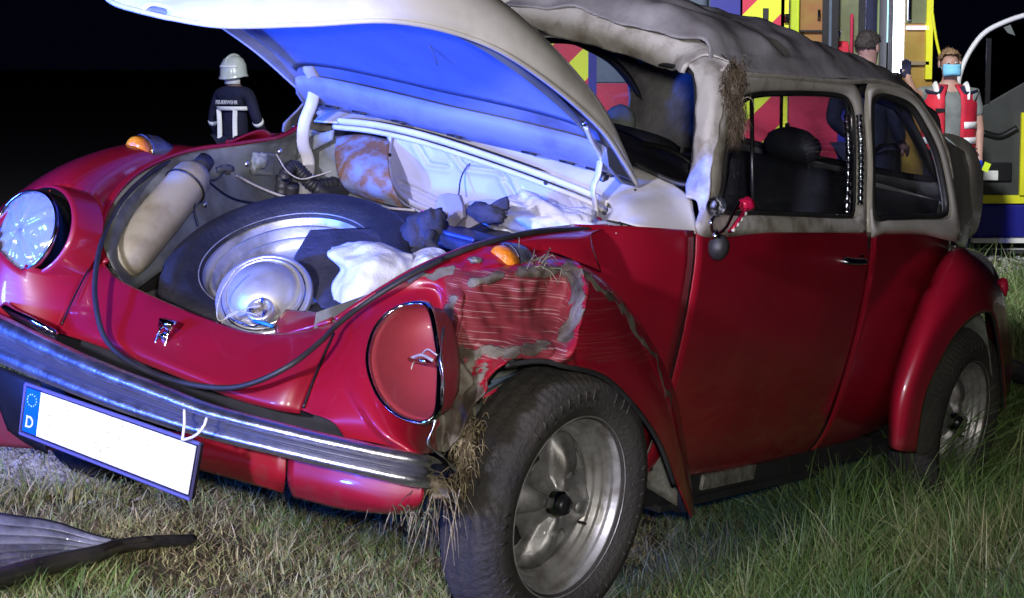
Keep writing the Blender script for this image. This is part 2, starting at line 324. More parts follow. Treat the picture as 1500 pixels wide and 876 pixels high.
def blob_vf(c, s, seed=0, amp=.2, fr=3, nu=20, nv=14):
    c = Vector(c); rows = []
    for i in range(nv+1):
        th = math.pi*i/nv; row = []
        for j in range(nu):
            ph = 2*math.pi*j/nu; d = Vector((math.sin(th)*math.cos(ph), math.sin(th)*math.sin(ph), math.cos(th)))
            k = 1+amp*noise.noise(d*fr+Vector((seed*7.1, seed*3.3, 0)))*2
            row.append(c+Vector((d.x*s[0], d.y*s[1], d.z*s[2]))*k)
        rows.append(row)
    return grid(rows, closed=True)
exec_parts = []
# ================================================================ THE CAR
car = empty("car", None, "red and cream vintage car with crushed front fender, smashed roof and open trunk lid", "car", None, MC)
V3 = Vector
def part(name, v, f, m, parent=None, **k): return obj(name, v, f, m, parent or car, **k)
# ---- side panels below the belt line: (x, y at belt, y mid, y low)
ST = [(-.10, .535), (-.17, .565), (-.28, .615), (-.452, .655), (-.46, .656), (-.8, .668), (-1.2, .674), (-1.485, .668), (-1.495, .667), (-1.85, .65), (-2.15, .61), (-2.45, .54), (-2.8, .42), (-3.1, .24), (-3.2, 0)]
def side_rows(i0, i1, s=1, zb=.934, ofs=0):
    rows = []
    for x, y in ST[i0:i1]:
        dz = 0 if x > -2.2 else (-2.2-x)*.13
        zb_ = zb; zb = zb_
        if x > -.28: dz = .006*(x+.28)/.1
        rows.append([V3((x, s*(y+ofs), zb-dz)), V3((x, s*(y+.014+ofs), .84-dz)), V3((x, s*(y+.016+ofs), .68)), V3((x, s*(y+.004+ofs), .5)), V3((x, s*(y-.018+ofs), .36)), V3((x, s*(y-.055+ofs), .27))])
    return rows
for s in (1, -1):
    patch("front_quarter_panel", side_rows(0, 4, s), 'red', car, 16, 24)
    d = patch("door", side_rows(4, 8, s, ofs=.003), 'red', car, 30, 24)
    patch("rear_quarter_panel", side_rows(8, 15, s), 'red', car, 40, 24)
    if s == 1:
        hp = P(1246, 380, y=.69)
        part("door_handle", *join(tube_vf([hp+V3((.055, -.01, 0)), hp+V3((.05, .02, .0)), hp+V3((0, .026, 0)), hp+V3((-.05, .022, 0)), hp+V3((-.06, -.01, 0))], (.008, .013), 8, 14),
             lathe_vf([(0, .004), (.012, .004), (.012, -.01)], hp+V3((-.075, .0, 0)), (0, 1, 0), 16)), 'chrome', d)
# sill (running board torn off) and floor pan
part("sill", *join(box_vf((-1.18, .60, .25), (1.5, .05, .06)), box_vf((-1.05, .60, .215), (.95, .09, .02))), 'dark', smooth=False, bevel=.004)
part("sill_jacking_plate", *box_vf(P(1062, 697, y=.62), (.30, .03, .04)), 'galv', smooth=False)
part("floor_pan", *join(box_vf((-1.3, 0, .27), (2.5, 1.1, .05)), box_vf((-1.3, -.60, .26), (1.6, .05, .08))), 'dark', smooth=False)
part("running_board", *box_vf((-1.15, -.70, .26), (1.3, .17, .03)), 'rubber', smooth=False); part("underbody_light_block", *box_vf((-1.2, 0, .235), (1.9, 1.24, .03)), 'dark', smooth=False)  # right board and underbody added unseen to block blue light below the car
part("gearbox_light_block", *box_vf((-2.5, 0, .30), (.75, .85, .22)), 'dark', smooth=False)  # unseen box added to keep blue light off the rear tyre
part("rear_bulkhead", *box_vf((-2.45, 0, .62), (.03, .95, .76)), 'dark', smooth=False)
# ---- cabin side: door frame, B pillar, quarter frame (left side read from the photo, right side mirrored to sound height)
def cabin_left():
    dw = [PS(*p) for p in [(1052, 310), (1055, 262), (1060, 210), (1071, 162), (1092, 138), (1150, 133), (1222, 136), (1243, 148), (1250, 180), (1251, 250), (1249, 312), (1238, 319), (1180, 317), (1110, 314)]]
    do = [PS(*p) for p in [(1022, 343), (1030, 290), (1038, 215), (1050, 140), (1078, 112), (1150, 112), (1232, 117), (1256, 130), (1264, 180), (1267, 250), (1268, 338), (1262, 343), (1180, 345), (1090, 345)]]
    qw = [PS(*p) for p in [(1277, 316), (1274, 240), (1272, 160), (1278, 142), (1296, 138), (1330, 152), (1352, 184), (1370, 222), (1381, 268), (1386, 306), (1378, 318), (1340, 320), (1300, 321)]]
    qo = [PS(*p) for p in [(1270, 340), (1270, 240), (1266, 160), (1272, 122), (1298, 119), (1330, 134), (1358, 168), (1380, 210), (1393, 262), (1402, 318), (1403, 352), (1350, 343), (1300, 342)]]
    return dw, do, qw, qo
def poly_ring(outer, inner, n=96, bulge=.012, side=1):
    o, i = loop(outer, n), loop(inner, n)
    # match nearest start
    k = min(range(n), key=lambda q: (i[q]-o[0]).length); i = i[k:]+i[:k]
    out = V3((0, side, .25)).normalized()
    l2 = [a.lerp(b, .35)+out*bulge for a, b in zip(o, i)]; l3 = [a.lerp(b, .8)+out*bulge*.8 for a, b in zip(o, i)]
    l4 = [b-out*.012 for b in i]
    return grid([o, l2, l3, i, l4], closed=True)
dw, do, qw, qo = cabin_left()
part("door_window_frame", *poly_ring(do, dw), 'creamd', thick=.006)
part("quarter_window_frame", *poly_ring(qo, qw), 'cream', thick=.006)
def seal(name, lp, r, m, o=.004, n=90):
    l = [p+V3((0, o, 0)) for p in loop(lp, n)]; v, f = tube_vf(l+[l[0], l[1]], r, 6, cap=False); return part(name, v, f, m)
seal("window_seal", [p*.97+sum(dw, V3())/len(dw)*.03 for p in dw], .008, 'rubber')
seal("window_seal", [p*.97+sum(qw, V3())/len(qw)*.03 for p in qw], .010, 'rubber')
seal("chrome_window_trim", [p*.94+sum(dw, V3())/len(dw)*.06 for p in dw], .0035, 'chrome', .006)
part("door_window", [p-V3((0, .004, 0)) for p in loop(dw, 60)], [tuple(range(60))], 'glass', thick=.004)
part("quarter_window", [p-V3((0, .004, 0)) for p in loop(qw, 60)], [tuple(range(60))], 'glass', thick=.004)
part("vent_window_bar", *tube_vf([PS(1103, 314, .002), PS(1102, 230, .002), PS(1101, 137, .002)], .006, 8), 'black')
# chrome rods added beside the B pillar, dimpled to imitate dotted reflections
def dim(t): return (.010+.002*math.sin(t*90), .008+.0015*math.sin(t*90))
part("pillar_glints", *tube_vf([PS(1240, 168, .01), PS(1243, 230, .01), PS(1240, 312, .01)], dim, 8, 90), 'chrome')
part("pillar_glints", *tube_vf([PS(1258, 168, .022), PS(1261, 230, .022), PS(1260, 300, .022)], dim, 8, 90), 'chrome')
# right side, mirrored
mir = lambda L: [V3((p.x-.02, -p.y, p.z+.01)) for p in L]
dwm, dom, qwm, qom = map(mir, (dw, do, qw, qo))
qwm = [P(a, b, y=-.575+.0006*(150-b)) for a, b in [(775, 190), (765, 120), (775, 66), (800, 58), (840, 60), (868, 72), (895, 88), (918, 112), (933, 138), (940, 166), (936, 188), (920, 205), (860, 208)]]
qom = [P(a, b, y=-.585+.0006*(150-b)) for a, b in [(755, 235), (745, 120), (750, 50), (790, 30), (850, 36), (885, 50), (915, 70), (945, 100), (962, 132), (970, 170), (965, 205), (950, 235), (860, 240)]]
part("door_window_frame", *poly_ring(dom, dwm, side=-1), 'headliner', thick=.006)
part("quarter_window_frame", *poly_ring(qom, qwm, side=-1), 'headliner', thick=.006)
for L, nm in ((dwm, "door_window"), (qwm, "quarter_window")):
    part(nm, loop(L, 60), [tuple(range(60))], 'glass', thick=.004)
    seal("window_seal", L, .014, 'rubber', .0)
# ---- windscreen surround: A pillar, header, cowl
apL = [[P(1003, 288, y=.60), P(1022, 298, y=.635), P(1032, 345, y=.665), ],
       [P(1010, 268, y=.585), P(1026, 262, y=.625), P(1040, 268, y=.655)],
       [P(1017, 215, y=.56), P(1034, 200, y=.595), P(1050, 205, y=.615)],
       [P(1022, 160, y=.53), P(1042, 145, y=.565), P(1060, 152, y=.585)],
       [P(1020, 118, y=.49), P(1042, 104, y=.52), P(1072, 118, y=.555)],
       [P(1008, 95, y=.45), P(1034, 84, y=.47), P(1068, 92, y=.53)]]
patch("windscreen_pillar", apL, 'creamd', car, 40, 12, .01, fn=lambda p: p+V3((0, 1, 0))*.008*noise.noise(p*22))
def yn(px, py): # header: x kept near the windscreen top
    return P(px, py, x=-.74)
hdr = [[P(1068, 92, y=.53), P(1034, 84, y=.47), P(1008, 97, y=.45), P(1000, 108, y=.44)],
       [P(1040, 70, x=-.76), P(1005, 68, x=-.74), P(985, 84, x=-.74), P(975, 98, x=-.76)],
       [P(990, 40, x=-.78), P(945, 44, x=-.75), P(925, 62, x=-.74), P(915, 80, x=-.76)],
       [P(910, 6, x=-.80), P(880, 20, x=-.76), P(855, 40, x=-.74), P(845, 60, x=-.76)],
       [P(800, -25, x=-.82), P(790, 0, x=-.78), P(780, 18, x=-.75), P(770, 36, x=-.76)],
       [P(660, -50, x=-.84), P(660, -22, x=-.78), P(660, -8, x=-.75), P(660, 8, x=-.76)],
       [P(520, -30, x=-.86), P(520, -10, x=-.80), P(520, 6, x=-.76), P(520, 20, x=-.78)]]
patch("windscreen_header", hdr, 'creamd', car, 60, 20, .01, fn=lambda p: p+V3((0, 0, 1))*.010*noise.noise(p*14)+V3((.4, 0, .6))*.006*noise.noise(p*45))
apR = [[V3((x, -y, z+.02)) for x, y, z in r] for r in [[(-.52, .585, .98), (-.60, .635, .96)], [(-.62, .54, 1.16), (-.68, .585, 1.15)], [(-.76, .48, 1.34), (-.82, .53, 1.33)]]]
patch("windscreen_pillar", apR, 'headliner', car, 24, 6, .02)
# seal remains round the screen opening
part("windscreen_seal", *tube_vf([P(930, 240, x=-.50), P(980, 264, x=-.51), P(1008, 270, y=.58), P(1014, 255, y=.575), P(1020, 180, y=.54), P(1019, 118, y=.48), P(1005, 102, y=.43), P(960, 92, x=-.77), P(900, 72, x=-.77), P(845, 56, x=-.77), P(770, 30, x=-.77), P(660, 2, x=-.77)], .007, 8, 90), 'rubber')
cowl = [[P(890, 322, y=.50), P(912, 326, y=.55), P(945, 334, y=.60), P(1000, 340, y=.645), P(1022, 343, y=.66)],
        [P(896, 305, y=.49), P(920, 300, y=.53), P(955, 300, y=.565), P(990, 305, y=.60), P(1016, 312, y=.635)],
        [P(878, 288, x=-.37), P(902, 275, x=-.41), P(935, 268, x=-.45), P(975, 275, x=-.49), P(1006, 285, x=-.51)],
        [P(820, 266, x=-.37), P(850, 250, x=-.41), P(885, 243, x=-.45), P(925, 247, x=-.49), P(945, 250, x=-.52)],
        [P(755, 245, x=-.36), P(770, 232, x=-.40), P(790, 222, x=-.43), P(830, 224, x=-.46), P(850, 228, x=-.49)],
        [P(640, 206, x=-.36), P(655, 196, x=-.40), P(665, 188, x=-.43), P(690, 186, x=-.46), P(710, 188, x=-.49)],
        [P(550, 186, x=-.36), P(560, 176, x=-.40), P(570, 168, x=-.43), P(580, 162, x=-.46), P(585, 160, x=-.49)],
        [P(460, 178, x=-.38), P(470, 168, x=-.42), P(480, 160, x=-.46), P(490, 152, x=-.50), P(495, 150, x=-.52)]]
patch("cowl", cowl, 'cream', car, 80, 20, .004)
# dashboard / defroster shelf seen through the missing windscreen
patch("dashboard", [[P(1006, 285, x=-.53), P(1008, 262, x=-.70), P(1008, 240, x=-.95)], [P(850, 228, x=-.50), P(870, 205, x=-.66), P(880, 180, x=-.8)], [P(700, 190, x=-.50), P(715, 172, x=-.62), P(735, 150, x=-.74)], [P(585, 160, x=-.50), P(600, 140, x=-.60), P(620, 120, x=-.7)], [P(492, 150, x=-.53), P(492, 130, x=-.60), P(495, 118, x=-.70)]], 'seat', car, 50, 14)
patch("dashboard_front", [[V3((-.56, y, .99)), V3((-.60, y, .90)), V3((-.6, y, .72))] for y in (.57, .2, -.2, -.57)], 'seat', car, 8, 8)
part("defroster_trim", *tube_vf([P(735, 192, x=-.52), P(790, 207, x=-.53), P(860, 228, x=-.53)], .004, 6, 20), 'chrome')
# ---- trunk opening rim, drip channel and seal
rimL = [P(905, 318, y=.50), P(902, 332, y=.535), P(868, 334, y=.545), P(780, 342, y=.535), P(700, 360, y=.515), P(645, 380, y=.485), P(600, 401, y=.45), P(545, 434, y=.40), P(492, 470, y=.345)]
rimF = [P(440, 487, x=.53), P(370, 490, x=.56), P(300, 468, x=.57), P(232, 440, x=.55), P(180, 412, x=.51)]
rimR = [P(155, 385, x=.47), P(145, 345, x=.43), P(165, 290, x=.35), P(205, 250, x=.22), P(270, 222, x=.05), P(350, 210, x=-.12), P(410, 200, x=-.27), P(440, 184, x=-.36)]
rimB = [P(500, 179, x=-.37), P(560, 186, x=-.36), P(640, 205, x=-.36), P(760, 245, x=-.36), P(860, 283, x=-.37), P(893, 300, x=-.37)]
chan = rimR[1:]+rimB
part("trunk_channel", *tube_vf([p+V3((.01, 0, .002)) for p in rimB], (.012, .008), 8, 80), 'cream')
part("trunk_channel", *tube_vf([p+V3((.028, 0, -.014)) for p in rimB], (.008, .006), 8, 80), 'cream')
part("trunk_seal", *tube_vf([p+V3((-.018, 0, .006)) for p in rimB]+[P(908, 312, y=.515), P(910, 326, y=.54), P(885, 335, y=.55)]+[p+V3((0, .012, .006)) for p in rimL[3:-1]], .0068, 8, 120), 'rubber')
part("trunk_channel", *tube_vf(rimL[1:], (.006, .009), 8, 80), 'red')
part("trunk_channel", *tube_vf(rimR, (.006, .009), 8, 80), 'red')
# torn rubber strip hanging in front of the nose
part("hanging_rubber_strip", *tube_vf([P(262, 232, x=.06), P(225, 250, x=.2), P(180, 292, x=.37), P(152, 345, x=.49), P(140, 400, x=.58), P(141, 450, x=.65), P(155, 497, x=.69), P(190, 530, x=.71), P(250, 556, x=.73), P(320, 568, x=.73), P(370, 561, x=.72), P(425, 535, x=.69), P(470, 500, x=.62), P(492, 478, x=.56), P(530, 448, x=.50), P(590, 410, x=.44), P(650, 379, x=.36)], .0062, 8, 140), 'rubber')
# ---- nose panel between the fenders
nose = [[P(148, 378, x=.455), P(130, 392, x=.50), P(105, 440, x=.58), P(88, 472, x=.62), P(82, 487, x=.63)],
        [P(172, 408, x=.50), P(162, 428, x=.54), P(152, 470, x=.62), P(143, 490, x=.65), P(138, 504, x=.65)],
        [P(232, 438, x=.54), P(230, 456, x=.575), P(218, 500, x=.645), P(208, 518, x=.67), P(205, 530, x=.665)],
        [P(300, 466, x=.56), P(294, 488, x=.595), P(285, 530, x=.655), P(280, 548, x=.68), P(277, 558, x=.675)],
        [P(370, 488, x=.55), P(366, 508, x=.585), P(358, 550, x=.65), P(348, 574, x=.68), P(345, 584, x=.675)],
        [P(440, 487, x=.525), P(437, 504, x=.56), P(425, 550, x=.64), P(408, 590, x=.67), P(404, 600, x=.665)],
        [P(491, 472, x=.49), P(489, 486, x=.52), P(462, 545, x=.60), P(443, 594, x=.64), P(440, 606, x=.64)]]
patch("nose_panel", nose, 'red', car, 50, 26, .004)
patch("nose_panel_bracket", [[P(408, 496, x=.50), P(405, 478, x=.47), P(420, 456, x=.43)], [P(440, 486, x=.50), P(445, 470, x=.47), P(460, 460, x=.43)], [P(485, 472, x=.49), P(492, 464, x=.46), P(500, 458, x=.43)]], 'red', car, 16, 12, .012)
lt = P(246, 488, x=.625)
part("trunk_latch", *join(box_vf(lt+V3((.005, 0, .02)), (.02, .035, .02)), tube_vf([lt+V3((.012, -.012, .01)), lt+V3((.02, -.014, -.03)), lt+V3((.022, 0, -.042)), lt+V3((.02, .014, -.03)), lt+V3((.012, .012, .01))], .0035, 6, 20), lathe_vf([(0, .01), (.009, .008), (.012, 0)], lt+V3((.008, 0, -.008)), (1, 0, 0), 12)), 'chrome')
# dark sheet painting the shadowed gap below the nose panel, then the lower valance
patch("bumper_gap_shade", [[P(70, 480, x=.56), P(70, 530, x=.55)], [P(205, 520, x=.60), P(190, 600, x=.58)], [P(345, 575, x=.61), P(330, 650, x=.58)], [P(440, 600, x=.59), P(440, 665, x=.57)], [P(600, 655, x=.60), P(600, 690, x=.57)]], 'dark', car, 30, 6)
patch("lower_valance", [[P(-40, 520, x=.52), P(-40, 600, x=.53), P(-40, 650, x=.50)], [P(30, 560, x=.57), P(25, 610, x=.57), P(20, 655, x=.54)], [P(200, 620, x=.62), P(200, 650, x=.62), P(200, 668, x=.58)], [P(310, 640, x=.64), P(308, 668, x=.64), P(300, 690, x=.60)], [P(420, 660, x=.63), P(418, 700, x=.63), P(415, 722, x=.60)]], 'red', car, 30, 12)
patch("lower_valance", [[P(424, 662, x=.63), P(422, 702, x=.635), P(430, 728, x=.60)], [P(500, 680, x=.62), P(500, 720, x=.625), P(500, 745, x=.59)], [P(570, 695, x=.60), P(570, 738, x=.60), P(565, 752, x=.57)], [P(622, 705, x=.57), P(618, 735, x=.57), P(600, 752, x=.54)]], 'red', car, 24, 12)
patch("horn_grille_panel", [[P(-20, 530, x=.60), P(-10, 570, x=.6), P(12, 630, x=.58)], [P(20, 545, x=.61), P(22, 590, x=.61), P(40, 650, x=.59)], [P(60, 560, x=.61), P(60, 610, x=.61), P(70, 665, x=.59)]], 'black', car, 10, 10)
# ---- bumper: two chrome ribs with a dark strip between
bt = [(-60, 438, .68), (0, 462, .72), (80, 500, .76), (160, 535, .785), (240, 566, .79), (300, 590, .785), (380, 612, .77), (460, 632, .74), (540, 650, .70), (600, 662, .65), (630, 669, .59), (645, 678, .50)]
bb = [(-60, 510, .68), (0, 532, .72), (80, 566, .76), (160, 597, .785), (240, 624, .79), (300, 641, .785), (380, 661, .77), (460, 680, .74), (540, 698, .70), (600, 712, .65), (626, 714, .59), (640, 712, .50)]
bt = path([P(a, b, x=c) for a, b, c in bt], 70); bb = path([P(a, b, x=c) for a, b, c in bb], 70)
def bump_band(t0, t1, prof, nv=14):
    rows = []
    for i, (a, b) in enumerate(zip(bt, bb)):
        tg = (bt[min(i+1, 69)]-bt[max(i-1, 0)]).normalized(); up = (a-b).normalized(); out = up.cross(tg).normalized()
        if out.x < 0: out = -out
        rows.append([a.lerp(b, t0+(t1-t0)*j/(nv-1))+out*prof(j/(nv-1)) for j in range(nv)])
    return grid(rows)
part("bumper_bar", *bump_band(0, .42, lambda t: .026*math.sin(math.pi*min(1, t*1.02))**.5-.004), 'chromed', thick=.003)
part("bumper_bar", *bump_band(.58, 1, lambda t: .024*math.sin(math.pi*min(1, t*1.02))**.5-.004), 'chromed', thick=.003)
part("bumper_strip", *bump_band(.38, .62, lambda t: .008+.010*math.sin(math.pi*t), 8), mat('bumper_strip_rubber', (.05, .05, .06), .35), thick=.003)
# chrome bumper bracket / fog lamp lying on the bumper at the left
lp = P(50, 478, x=.70)
part("loose_chrome_trim", *tube_vf([P(5, 446, x=.66), P(25, 462, x=.68), P(50, 475, x=.69), P(75, 488, x=.68), P(84, 492, x=.67)], lambda t: (.004+.020*math.sin(math.pi*min(1, max(0, t)))**.8, .01), 10, 24), 'chrome')
# ---- number plate hanging from the bumper
q0, q1, q2, q3 = P(42, 562, x=.80), P(297, 650, x=.83), P(283, 731, x=.83), P(34, 634, x=.80)
pn = (q1-q0).cross(q3-q0).normalized(); pn = pn if pn.x > 0 else -pn
plate = part("number_plate", *grid([[q0, q1], [q3, q2]]), 'black', smooth=False, thick=.008)
def pq(u, v, h=0): return q0.lerp(q1, u).lerp(q3.lerp(q2, u), v)+pn*h
part("plate_face", [pq(.10, .055, .009), pq(.985, .055, .009), pq(.985, .93, .009), pq(.10, .93, .009)], [(0, 1, 2, 3)], 'platew', plate, smooth=False, thick=.002)
part("euro_band", [pq(.012, .055, .009), pq(.098, .055, .009), pq(.098, .93, .009), pq(.012, .93, .009)], [(0, 1, 2, 3)], 'plateb', plate, smooth=False, thick=.002)
fr = [pq(*c, .008) for c in ((0, 0), (1, 0), (1, 1), (0, 1))]
part("plate_frame", *tube_vf(fr+[fr[0]], .0042, 6), mat("plate_frame_plastic", (.10, .10, .26), .35), plate, smooth=False)
stars = []
for k in range(12):
    a = k*math.pi/6; c = (.055+.028*math.cos(a), .27+.115*math.sin(a)); pts = []
    for j in range(10):
        rr = (1 if j % 2 == 0 else .42); b = a*0-math.pi/2+j*math.pi/5; pts.append(pq(c[0]+.0052*rr*math.cos(b), c[1]+.024*rr*math.sin(b), .0115))
    stars.append((pts, [tuple(range(10))]))
part("euro_stars", *join(*stars), mat("star_yellow", (.5, .8, .75), .5), plate, smooth=False)
def text_mesh(name, s, mtx, m, parent, size=1, ext=.002):
    c = bpy.data.curves.new(name, 'FONT'); c.body = s; c.size = size; c.extrude = ext; c.align_x = 'CENTER'; c.align_y = 'CENTER'; c.offset = .012*size
    t = bpy.data.objects.new(name, c); col.objects.link(t); bpy.context.view_layer.update()
    me = bpy.data.meshes.new_from_object(t.evaluated_get(bpy.context.evaluated_depsgraph_get())); bpy.data.objects.remove(t)
    me.materials.clear(); me.materials.append(M[m]); me.transform(mtx); o = bpy.data.objects.new(name, me); col.objects.link(o); o.parent = parent; return o
def frame_mtx(o, u, n):
    u = V3(u).normalized(); n = V3(n).normalized(); v = n.cross(u).normalized()
    return Matrix(((u.x, v.x, n.x, o[0]), (u.y, v.y, n.y, o[1]), (u.z, v.z, n.z, o[2]), (0, 0, 0, 1)))
text_mesh("country_letter", "D", frame_mtx(pq(.054, .72, .0115), q1-q0, pn), 'white', plate, .036, .0005)
sp_ = []
for k in range(26):
    u, v = random.uniform(.14, .96), random.uniform(.12, .88); du, dv = random.uniform(-.008, .008), random.uniform(-.015, .015)
    sp_.append(tube_vf([pq(u, v, .0105), pq(u+du, v+dv, .0105)], .0009, 4))
tag(part("plate_specks", *join(*sp_), 'black', plate, smooth=False), kind='stuff')
part("cable_tie", *join(tube_vf([P(270, 600, x=.835), P(270, 622, x=.845), P(267, 645, x=.85)], .0032, 6, 12), tube_vf([P(267, 645, x=.85), P(286, 638, x=.855), P(298, 625, x=.85), P(303, 612, x=.84)], .0032, 6, 16)), 'white')
# ---- left front fender, crushed
J = lambda *a: P(*a[:2], y=a[2])
fl = [
 [P(440, 600, x=.64), P(455, 606, x=.65), P(475, 612, x=.66), P(492, 622, x=.66), P(505, 640, x=.65)],
 [P(462, 545, x=.60), P(488, 565, x=.625), P(512, 592, x=.645), P(535, 620, x=.655), P(558, 650, x=.645)],
 [P(490, 474, x=.50), P(522, 500, x=.555), P(542, 560, x=.62), P(575, 630, x=.65), P(612, 664, x=.63)],
 [J(545, 437, .405), J(588, 434, .46), J(634, 446, .525), J(646, 560, .60), J(642, 662, .64)],
 [J(600, 403, .455), J(632, 406, .50), J(660, 436, .56), J(666, 530, .64), J(664, 655, .67)],
 [J(648, 381, .49), J(682, 388, .54), J(708, 412, .60), J(712, 490, .655), J(690, 590, .71)],
 [J(702, 362, .52), J(734, 378, .575), J(768, 399, .625), J(770, 462, .665), J(738, 532, .74)],
 [J(765, 358, .55), J(795, 376, .60), J(826, 391, .655), J(822, 460, .69), J(790, 527, .765)],
 [J(815, 375, .60), J(838, 385, .64), J(850, 402, .695), J(842, 470, .76), J(826, 533, .785)],
 [J(862, 400, .635), J(876, 405, .665), J(892, 425, .72), J(896, 490, .775), J(884, 549, .79)],
 [J(918, 460, .65), J(932, 468, .69), J(942, 488, .73), J(942, 545, .78), J(930, 592, .79)],
 [J(960, 530, .655), J(974, 545, .69), J(984, 565, .73), J(980, 608, .775), J(966, 645, .79)],
 [J(985, 620, .65), J(996, 630, .69), J(1003, 650, .735), J(1000, 682, .77), J(990, 705, .785)],
 [J(1000, 735, .65), J(1008, 742, .69), J(1016, 748, .73), J(1016, 753, .755), J(1012, 757, .775)]]
hlpix = [(541, 530), (548, 490), (568, 462), (595, 447), (622, 445), (633, 458), (640, 492), (645, 530), (644, 575), (640, 604), (625, 617), (600, 614), (575, 600), (553, 572)]
hlc = P(595, 530, x=.60)
def hlx(py): return .50+.135*min(1, max(0, (py-440)/180))
hl3 = [P(a, b, x=hlx(b)+.014+.022*max(0, (605-a)/60)) for a, b in hlpix]
def topix(p):
    d = p-CC; return 750+FPX*d.dot(RT)/d.dot(FW), 438-FPX*d.dot(UP)/d.dot(FW)
def inpoly(x, y, pl):
    r = False
    for (x1, y1), (x2, y2) in zip(pl, pl[1:]+pl[:1]):
        if (y1 > y) != (y2 > y) and x < (x2-x1)*(y-y1)/(y2-y1)+x1: r = not r
    return r
hlin = [(595+(a-595)*.93, 532+(b-532)*.95) for a, b in hlpix]
def seg_d(x, y, pl):
    b = 1e9
    for (x1, y1), (x2, y2) in zip(pl, pl[1:]):
        L2 = (x2-x1)**2+(y2-y1)**2; t = max(0, min(1, ((x-x1)*(x2-x1)+(y-y1)*(y2-y1))/L2)); b = min(b, math.hypot(x-x1-t*(x2-x1), y-y1-t*(y2-y1)))
    return b
RIDGE = [([(668, 436), (656, 470), (658, 520), (680, 560)], 9, .022), ([(690, 412), (740, 402), (832, 392)], 8, .014), ([(834, 392), (848, 425), (836, 470), (822, 520)], 9, .030), ([(690, 524), (740, 514), (800, 512)], 9, .016), ([(720, 450), (780, 440)], 22, -.006), ([(700, 560), (690, 620)], 8, .02), ([(800, 420), (806, 500)], 10, -.006)]
rc_ = random.Random(11); CREASE = []
for _ in range(22):
    x0, y0 = rc_.uniform(655, 835), rc_.uniform(405, 540); a_ = rc_.uniform(-.5, .5)+(1.3 if rc_.random() < .4 else 0); l_ = rc_.uniform(25, 75)
    CREASE.append(([(x0-l_*math.cos(a_)/2, y0-l_*math.sin(a_)/2), (x0+l_*math.cos(a_)/2, y0+l_*math.sin(a_)/2)], rc_.uniform(5, 11), rc_.choice((-1, 1))*rc_.uniform(.0015, .0045)))
def crumple(p):
    px, py = topix(p); d = 0
    if 640 < px < 860 and p.y > .5:
        k = min(1, (px-640)/30, (860-px)/20); d = k*(.016*noise.noise(p*11)+.007*noise.noise(p*34))
        if px < 705 and py > 500: d += .012*noise.noise(p*26)
        for l, r, a in CREASE: d += a*max(0, 1-seg_d(px, py, l)/r)
        for l, r, a in RIDGE: d += a*max(0, 1-seg_d(px, py, l)/(r*1.5))**.8
    return p+V3((.3, 1, .2))*d
fender = patch("front_fender", fl, 'redd', car, 220, 80, .004, fn=crumple, cut=lambda c: inpoly(*topix(c), hlin) and c.x > .45)
patch("quarter_top_panel", [[rimL[1], P(866, 345, y=.60), P(880, 398, y=.636)], [rimL[2], P(840, 352, y=.595), P(850, 385, y=.62)], [rimL[3], P(785, 352, y=.565), P(800, 368, y=.585)], [rimL[4], P(705, 364, y=.52), P(712, 366, y=.53)]], 'red', car, 24, 8, .004)
# damage mask as a colour attribute (where the scrapes and the mud are)
me = fender.data; ca = me.color_attributes.new("damage", 'FLOAT_COLOR', 'POINT')
def seg_d(x, y, pl):
    b = 1e9
    for (x1, y1), (x2, y2) in zip(pl, pl[1:]):
        L2 = (x2-x1)**2+(y2-y1)**2; t = max(0, min(1, ((x-x1)*(x2-x1)+(y-y1)*(y2-y1))/L2)); b = min(b, math.hypot(x-x1-t*(x2-x1), y-y1-t*(y2-y1)))
    return b
mudlines_ = [([(668, 436), (652, 470), (654, 520), (672, 545)], 16), ([(690, 415), (730, 398), (800, 396), (832, 392)], 12), ([(832, 392), (848, 425), (838, 465), (828, 490)], 11), ([(672, 520), (720, 518), (770, 515), (800, 512)], 15), ([(660, 545), (672, 600), (660, 680)], 34), ([(600, 745), (660, 690)], 12), ([(850, 400), (910, 450), (955, 520), (985, 600)], 5)]
mudlines = [([(666, 438), (652, 470), (656, 520), (676, 560)], 10), ([(690, 415), (730, 404)], 8), ([(760, 400), (834, 392)], 8), ([(834, 392), (848, 425), (840, 470), (828, 494)], 12), ([(672, 530), (700, 518), (770, 514), (800, 508)], 11), ([(668, 545), (680, 600), (668, 690)], 46), ([(600, 745), (660, 690)], 12), ([(850, 400), (910, 450), (955, 520), (985, 600)], 4), ([(600, 410), (660, 398)], 5)]
for i, v in enumerate(me.vertices):
    px, py = topix(v.co); sc = 0; px += 7*noise.noise(v.co*30); py += 7*noise.noise(v.co*30+V3((5, 5, 5)))
    if 655 < px < 960 and 395 < py < 530: sc = .9 if px < 830 else .2
    mdv = max(max(0, 1-(seg_d(px, py, l)/r)**2*.6) for l, r in mudlines)
    ca.data[i].color = (sc, mdv, 0, 1)
part("torn_edge", *tube_vf([P(668, 690, x=.50), P(648, 668, x=.58), P(628, 650, x=.645), P(638, 618, x=.64), P(648, 590, x=.62), P(650, 560, x=.60), P(646, 520, x=.585), P(650, 480, x=.55)], lambda t: (.0022+.0016*math.sin(t*47), .0012), 6, 90), 'chromed', fender)
